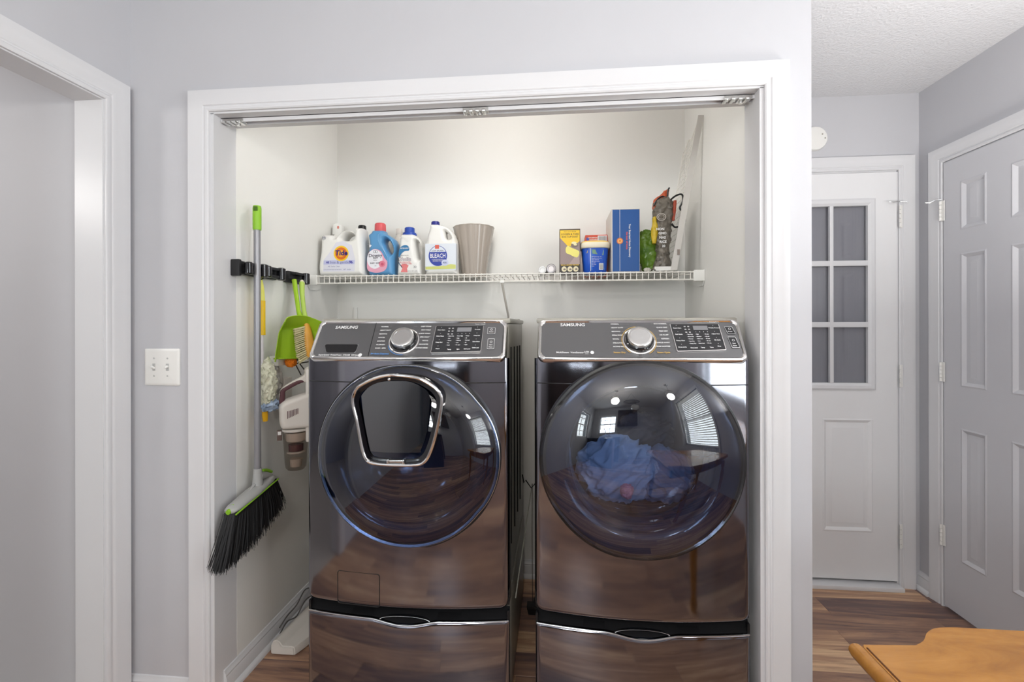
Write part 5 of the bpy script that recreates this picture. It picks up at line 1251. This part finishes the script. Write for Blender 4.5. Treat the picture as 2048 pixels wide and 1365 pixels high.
link('handle', tb([V((-.782, .352, 1.315)), V((-.800, .3598, 1.360)), V((-.824, .384, 1.43)), V((-.846, .406, 1.494))], .009, 12, rads=[.013, .009, .009, .010]), M_lime2, t)
link('lip', tb([DP(-.085, .000, .012), DP(0, -.003, .008), DP(.085, .0, .012)], .003, 8), M_lime2, t)
t = thing('hand_brush', tuple(O + nx * .04), 'cream-bristled hand brush with amber back clipped inside the dustpan', 'brush')
HB = lambda u, w_, d=.055: DP(u, w_, d)
link('handle', tb([V((-.762, .352, 1.318)), V((-.782, .370, 1.36)), V((-.808, .402, 1.43)), V((-.824, .428, 1.484))], .010, 12, rads=[.010, .0095, .010, .0115]), colmat('pale_lime', 178, 206, 96, .45), t)
link('handle_cap', tb([V((-.822, .427, 1.480)), V((-.828, .434, 1.494))], .009, 12, rads=[.0115, .007]), colmat('cap_cream', 226, 218, 196, .4), t)
b = bmesh.new(); rg = []
HC = [(.165, .008), (.150, .010), (.125, .015), (.09, .019), (.05, .021), (.010, .020), (0.0, .012)]
def hc(w_): return V((-.760 + .020 * (.155 - w_) / .136, .350 - .004 * (.155 - w_) / .136, 1.164 + w_ * .98))
for w_, rr in HC:
    c = hc(w_); rg.append([c + ax * rr * cos(a) + nx * rr * .75 * sin(a) for a in [2 * pi * i / 20 for i in range(20)]])
loft(b, rg); bmesh.ops.recalc_face_normals(b, faces=b.faces); link('back', b, colmat('amber_back', 226, 164, 64, .4), t, 60)
random.seed(5)
b = bmesh.new()
for i in range(17):
    w_ = .132 - i * .0080
    for q in range(26):
        a = hc(w_ + random.uniform(-.002, .002)) - ax * .010 + nx * random.uniform(-.008, .006); e_ = a - ax * (.046 - .006 * (i > 13)) + V((0, 0, -.012 - .010 * (i / 16) + random.uniform(-.002, .002)))
        tube(b, [a, e_], .0009, 3)
link('bristles', b, colmat('bristle_cream', 214, 204, 160, .7), t, 0)['kind'] = 'stuff'
# orange brush ball with wire handle
t = thing('orange_scrubber', (-.82, .337, 1.14), 'fuzzy orange scrubber ball below the dustpan', 'scrubber')
b = bmesh.new(); bmesh.ops.create_icosphere(b, subdivisions=5, radius=.022)
for v in b.verts: v.co += V((-.820, .3375, 1.148))
me = bpy.data.meshes.new('ball'); b.to_mesh(me); b.free(); crumple(me, .004, 200, 3); crumple(me, .003, 500, 8); link('ball', me, colmat('scrub_orange', 232, 128, 20, .8), t, 80)
b = tb([(-.818, .345, 1.152), (-.78, .38, 1.160), (-.72, .44, 1.165)], .005, 8); tube(b, [(-.815, .35, 1.138), (-.77, .39, 1.145), (-.72, .44, 1.15)], .0025, 6)
tube(b, [(-.812, .35, 1.145), (-.795, .37, 1.09)], .0025, 6); tube(b, [(-.80, .36, 1.145), (-.785, .38, 1.11)], .0025, 6); link('wire_handle', b, colmat('wire_grey', 84, 80, 74, .4, metal=.6), t)
# handheld vacuum
A = V((-.826, .264, 0)); ux_ = V((.857, .515, 0)); un = V((.515, -.857, 0))
VM = Matrix.Translation(A) @ Matrix(((ux_.x, 0, un.x, 0), (ux_.y, 0, un.y, 0), (0, 1, 0, 0), (0, 0, 0, 1)))   # drawing (x,y,depth) -> world
SV = .00203 / 5.25
def v_(x, y): return ((x - 298) * SV, 1.2956 - ((690 + y / 5.25) - 652.2 + .5) * .00203)
t = thing('handheld_vacuum', (-.80, .29, .72), 'white handheld vacuum with maroon handle and clear dust cup, left of the washer', 'vacuum')
M_maroon = colmat('maroon_grip', 92, 56, 62, .4); M_vac = M_plw2
out = cat([(*v_(x, y), 0) for x, y in [(302, 800), (296, 700), (297, 610), (340, 560), (440, 525), (560, 490), (640, 480), (650, 600), (645, 780), (630, 860), (480, 862), (340, 860)]], 4)
link('motor_body', jug(out, [], .085, .022, 0, VM), M_vac, t, 50)
o2 = [(*v_(x, y), 0) for x, y in [(300, 580), (302, 480), (330, 430), (420, 370), (530, 308), (535, 250), (600, 212), (680, 206), (690, 480), (640, 500), (560, 500), (555, 400), (480, 400), (380, 455), (352, 480), (352, 560)]]
link('frame', jug(cat(o2, 3), [], .034, .008, 0, VM), M_vac, t, 50)
o3 = [(*v_(x, y), 0) for x, y in [(298, 600), (302, 500), (310, 455), (345, 425), (430, 375), (500, 352), (535, 372), (530, 385), (470, 408), (380, 458), (356, 480), (354, 560)]]
link('handle', jug(cat(o3, 2), [], .042, .006, 0, VM), M_maroon, t, 50)
for i in range(8):
    a_ = v_(374 + 13.5 * i, 668); c_ = v_(374 + 13.5 * i, 735 - 4 * i + 4)
    b = bmesh.new(); box(b, a_[0], a_[0] + .0026, c_[1] + i * .0008, a_[1] + .002 + i * .0012, .0425, .0436); me = bpy.data.meshes.new('v'); b.to_mesh(me); b.free(); me.transform(VM); link('vent_slot', me, MATS['maroon_grip'], t, 0)
def cyl(rows, m, name, cx=455):
    b = bmesh.new(); c = v_(cx, 0)[0]; rg = []
    for y, r_ in rows:
        z = v_(0, y)[1]; cc = A + ux_ * c + V((0, 0, z)); rg.append([cc + ux_ * (r_ * SV * cos(a)) + un * (r_ * SV * .85 * sin(a)) for a in [2 * pi * i / 36 for i in range(36)]])
    loft(b, rg); bmesh.ops.recalc_face_normals(b, faces=b.faces); return link(name, b, m, t, 50)
cyl([(868, 126), (900, 126), (1000, 120), (1200, 108), (1262, 100), (1290, 80)], M_glassc, 'dust_cup')
cyl([(862, 132), (880, 132), (886, 127)], M_plw2, 'cup_collar')
cyl([(905, 100), (985, 95), (1000, 80)], colmat('filter_cream', 220, 208, 196, .6), 'filter')
cyl([(1030, 72), (1095, 70)], MATS['maroon_grip'], 'filter_band')
cyl([(1100, 84), (1112, 90), (1120, 84)], colmat('filter_disc', 200, 190, 180, .5), 'filter_ring')
cyl([(1180, 60), (1260, 55), (1270, 30)], colmat('dust_beige', 190, 176, 164, .9), 'dust')
b = bmesh.new(); box(b, v_(545, 0)[0], v_(640, 0)[0], v_(0, 1005)[1], v_(0, 240)[1], -.02, .035, .008); me = bpy.data.meshes.new('v'); b.to_mesh(me); b.free(); me.transform(VM); link('wand', me, M_vac, t, 50)
b = bmesh.new(); box(b, v_(278, 0)[0], v_(325, 0)[0], v_(0, 975)[1], v_(0, 870)[1], -.01, .01, .003); me = bpy.data.meshes.new('v'); b.to_mesh(me); b.free(); me.transform(VM); link('release_latch', me, colmat('latch_brown', 110, 92, 86), t, 50)
b = bmesh.new(); box(b, v_(286, 0)[0], v_(318, 0)[0], v_(0, 915)[1], v_(0, 880)[1], .009, .012, .001); me = bpy.data.meshes.new('v'); b.to_mesh(me); b.free(); me.transform(VM); link('latch_label', me, M_plw, t, 50)
link('wall_mount', bx(CL, -.846, .33, .39, .95, 1.08, .004), M_plw2, t)
# vacuum floor head on the floor
t = thing('floor_nozzle', (-.79, .42, 0), 'white plastic vacuum floor head lying along the left baseboard', 'nozzle')
def prof_(y, x0, x1, lift=0):
    P_ = [(0, .0), (1, .0), (1, .022), (.96, .034), (.88, .038), (.50, .036), (.44, .040), (.36, .052), (.22, .058), (.08, .052), (.0, .036)]
    return [V((x0 + (x1 - x0) * u, y, max(.002, z + lift))) for u, z in P_]
b = bmesh.new(); loft(b, [prof_(.252, -.846, -.758), prof_(.243, -.850, -.752), prof_(.262, -.852, -.742), prof_(.30, -.850, -.728), prof_(.45, -.838, -.706), prof_(.60, -.826, -.690), prof_(.612, -.82, -.70)][1:]); bmesh.ops.recalc_face_normals(b, faces=b.faces)
bmesh.ops.bevel(b, geom=[e for e in b.edges if e.calc_face_angle(0) > .9], offset=.004, segments=2, affect='EDGES', clamp_overlap=True)
link('housing', b, M_plw2, t, 40)
link('joint', tb([(-.80, .50, .05), (-.785, .54, .075), (-.77, .60, .09)], .016, 14), M_plw2, t)
for i, (xo, zo, lb) in enumerate(((0, .006, 'grey cable lying along the left baseboard, nearest the nozzle'), (-.004, .030, 'grey cable rising over the left baseboard toward the washer'))):
    c_ = link('power_cable', tb(cat([(-.846 + xo * .5, .30, .040 + zo), (-.852, .36, .050 + zo), (-.846, .42, .030 + zo * 2), (-.850, .50, .052 + zo * 2), (-.842, .58, .04 + zo), (-.80, .66, .02 + zo)], 5, False), .0028, 8), colmat('cable_grey', 96, 94, 92, .5)); tag(c_, lb, 'cable')
# ================================================================== BETWEEN AND BEHIND THE MACHINES
t = thing('loose_cord', (.16, .6, .5), 'thin dark cord crossing the gap between washer and dryer', 'cord')
link('cord', tb([(.128, .50, .655), (.134, .50, .620), (.142, .50, .632), (.166, .50, .598), (.186, .50, .622), (.199, .50, .628)], .0026, 8), M_black, t)
t = thing('hanging_cord', (.16, .7, .1), 'thin cord hanging straight down in the gap behind the machines', 'cord')
link('cord', tb([(.168, .55, .60), (.166, .56, .40), (.165, .60, .20), (.166, .60, .045)], .0015, 6), colmat('cord_dark', 60, 54, 48), t)
t = thing('slanted_pole', (.15, .4, .3), 'thin dark rod leaning against the washer in the gap', 'rod')
link('rod', tb([(.165, .60, .58), (.137, .12, .40), (.133, .08, .372)], .0022, 6), M_side, t)
t = thing('floor_plug', (.14, .59, 0), 'small black cord end lying on the floor between the machines', 'plug')
b = bmesh.new(); rg = [[V((x, y, z)) for x, y in ((.142 - k, .575 - k), (.186 + k, .575 - k), (.186 + k, .615), (.142 - k, .615))] for z, k in ((.001, -.006), (.018, -.003), (.030, 0), (.042, .001))]
loft(b, rg); bmesh.ops.recalc_face_normals(b, faces=b.faces); link('shell', b, M_black, t, 0)
link('lead', tb(cat([(.165, .60, .035), (.17, .66, .02), (.18, .74, .01), (.19, .82, .006)], 4, False), .004, 8), M_black, t)
t = thing('outlet_box', (-.70, YB, 1.36), 'white supply box frame on the back wall just behind the washer', 'box')
link('frame', bx(-.800, -.780, YB - .012, YB, 1.24, 1.395, .003), M_plw, t); link('top_frame', bx(-.800, -.60, YB - .010, YB, 1.24, 1.262, .003), M_plw, t); link('side_frame', bx(-.62, -.60, YB - .012, YB, 1.24, 1.31, .003), M_plw, t)
# ================================================================== CLOTHES IN THE DRYER
def cloth(name, c, r, seed, m, label, sub=6, ang=0.0):
    b = bmesh.new(); bmesh.ops.create_icosphere(b, subdivisions=sub, radius=1)
    R_ = Matrix.Rotation(ang, 3, 'Y')
    for v in b.verts:
        d = v.co.normalized(); q = R_ @ d; wv = noise.noise_vector(d * 1.3 + V((seed, seed * .6, 0)))
        q2 = V((q.x * 1.1, q.y * 1.1, q.z * 4.2)) + wv * 1.1 + V((seed, 0, 0))
        k = (1 - abs(noise.noise(q2)) * 2) * .55 + (1 - abs(noise.noise(q2 * 2.1)) * 2) * .22 + noise.noise(d * 1.4 + V((0, seed, 0))) * .5
        f_ = .74 + .24 * k
        v.co = V((c[0] + d.x * r[0] * f_, c[1] + d.y * r[1] * f_, c[2] + d.z * r[2] * f_))
    o = link(name, b, m, None, 80); return tag(o, label, 'clothing')
cloth('shirt', (.485, .155, .800), (.155, .075, .135), 3.1, colmat('cloth_blue', 150, 168, 192, .8), 'pale blue crumpled shirt on the left of the dryer drum', ang=.9)
cloth('trousers', (.640, .190, .770), (.125, .080, .120), 8.4, colmat('cloth_slate', 104, 122, 150, .85), 'slate blue crumpled cloth low on the right of the dryer drum', ang=-.7)
cloth('dark_garment', (.600, .300, .880), (.130, .090, .110), 5.2, colmat('cloth_dark', 52, 58, 72, .85), 'dark crumpled garment at the back of the dryer drum', ang=.3)
cloth('pink_sock', (.505, .085, .745), (.026, .022, .030), 1.2, colmat('cloth_pink', 206, 138, 150, .85), 'small pink cloth tucked under the pale blue shirt', 5)
# ================================================================== SWITCH
t = thing('light_switch', (-1.083, 0, 1.155), 'white double toggle switch plate left of the closet', 'switch')
b = bmesh.new(); loft(b, [[V((x, -y_, z)) for x, z in rrect(-1.148 + k, -1.018 - k, 1.092 + k, 1.219 - k, .005, 4)] for y_, k in ((0, 0), (.003, 0), (.0055, .003), (.0065, .010))]); bmesh.ops.recalc_face_normals(b, faces=b.faces); link('plate', b, M_plw, t, 40)
for x, up_ in ((-1.110, -1), (-1.060, 1)):
    b = bmesh.new(); box(b, x - .0052, x + .0052, -.0075, -.0055, 1.143, 1.168, .0005); link('slot', b, colmat('slot_grey', 190, 190, 188), t, 0)
    b = bmesh.new(); lathe(b, [(.0042, 0), (.0036, .010), (.003, .011)], Matrix.Translation((x, -.007, 1.1555 + up_ * .003)) @ Matrix.Rotation(pi / 2 + up_ * .5, 4, 'X'), 12); link('toggle', b, M_plw, t)
    for z in (1.186, 1.125):
        b = bmesh.new(); lathe(b, [(.0032, 0), (.003, .0012)], Matrix.Translation((x, -.0062, z)) @ Matrix.Rotation(pi / 2, 4, 'X'), 12); link('screw', b, MATS['slot_grey'], t)
# ================================================================== TABLE
t = thing('wooden_table', (1.25, -1.0, 0), 'honey oak table with a rolled edge in the lower right foreground', 'table')
cu = cat([(.889, -.612, 0), (.912, -.598, 0), (.935, -.575, 0), (.962, -.560, 0), (.998, -.555, 0)], 4, False)
op = [(.790, -1.42), (.790, -.626)] + [(.800, -.6185)] + [(p.x, p.y) for p in cu] + [(1.72, -.554), (1.76, -.60), (1.76, -1.42)]
b = bmesh.new(); loft(b, [[V((x, y, z)) for x, y in op] for z in (.712, .7385)]); 
loft(b, [[V((x + (.004 if x < .8 else -.002), y - .003, z)) for x, y in op] for z in (.7385, .7415)], True, False, True)
bmesh.ops.recalc_face_normals(b, faces=b.faces); link('tabletop', b, M_oak, t, 20)
link('rolled_edge', tb([(.7835, -1.42, .7335), (.7835, -.632, .7335), (.7845, -.624, .733), (.786, -.620, .7325)], .0125, 16, rads=[.0125, .0125, .0115, .005]), M_oak, t)
link('groove', tb([(.7985, -1.42, .7415), (.7985, -.63, .7415)], .0016, 6), colmat('groove_brown', 96, 58, 24), t)
for lx, ly in ((1.02, -.68), (1.70, -.66), (.84, -1.36), (1.70, -1.36)):
    b = bmesh.new(); lathe(b, [(.020, 0), (.026, .03), (.018, .07), (.030, .30), (.034, .50), (.022, .56), (.034, .60), (.034, .66)], Matrix.Translation((lx, ly, 0)), 20); link('leg', b, M_oak, t)
b = bmesh.new(); box(b, .83, 1.71, -.70, -.68, .62, .712); box(b, .83, 1.71, -1.36, -1.34, .62, .712); box(b, .83, .85, -1.36, -.68, .62, .712); box(b, 1.69, 1.71, -1.36, -.68, .62, .712); link('apron', b, M_oak, t, 0)
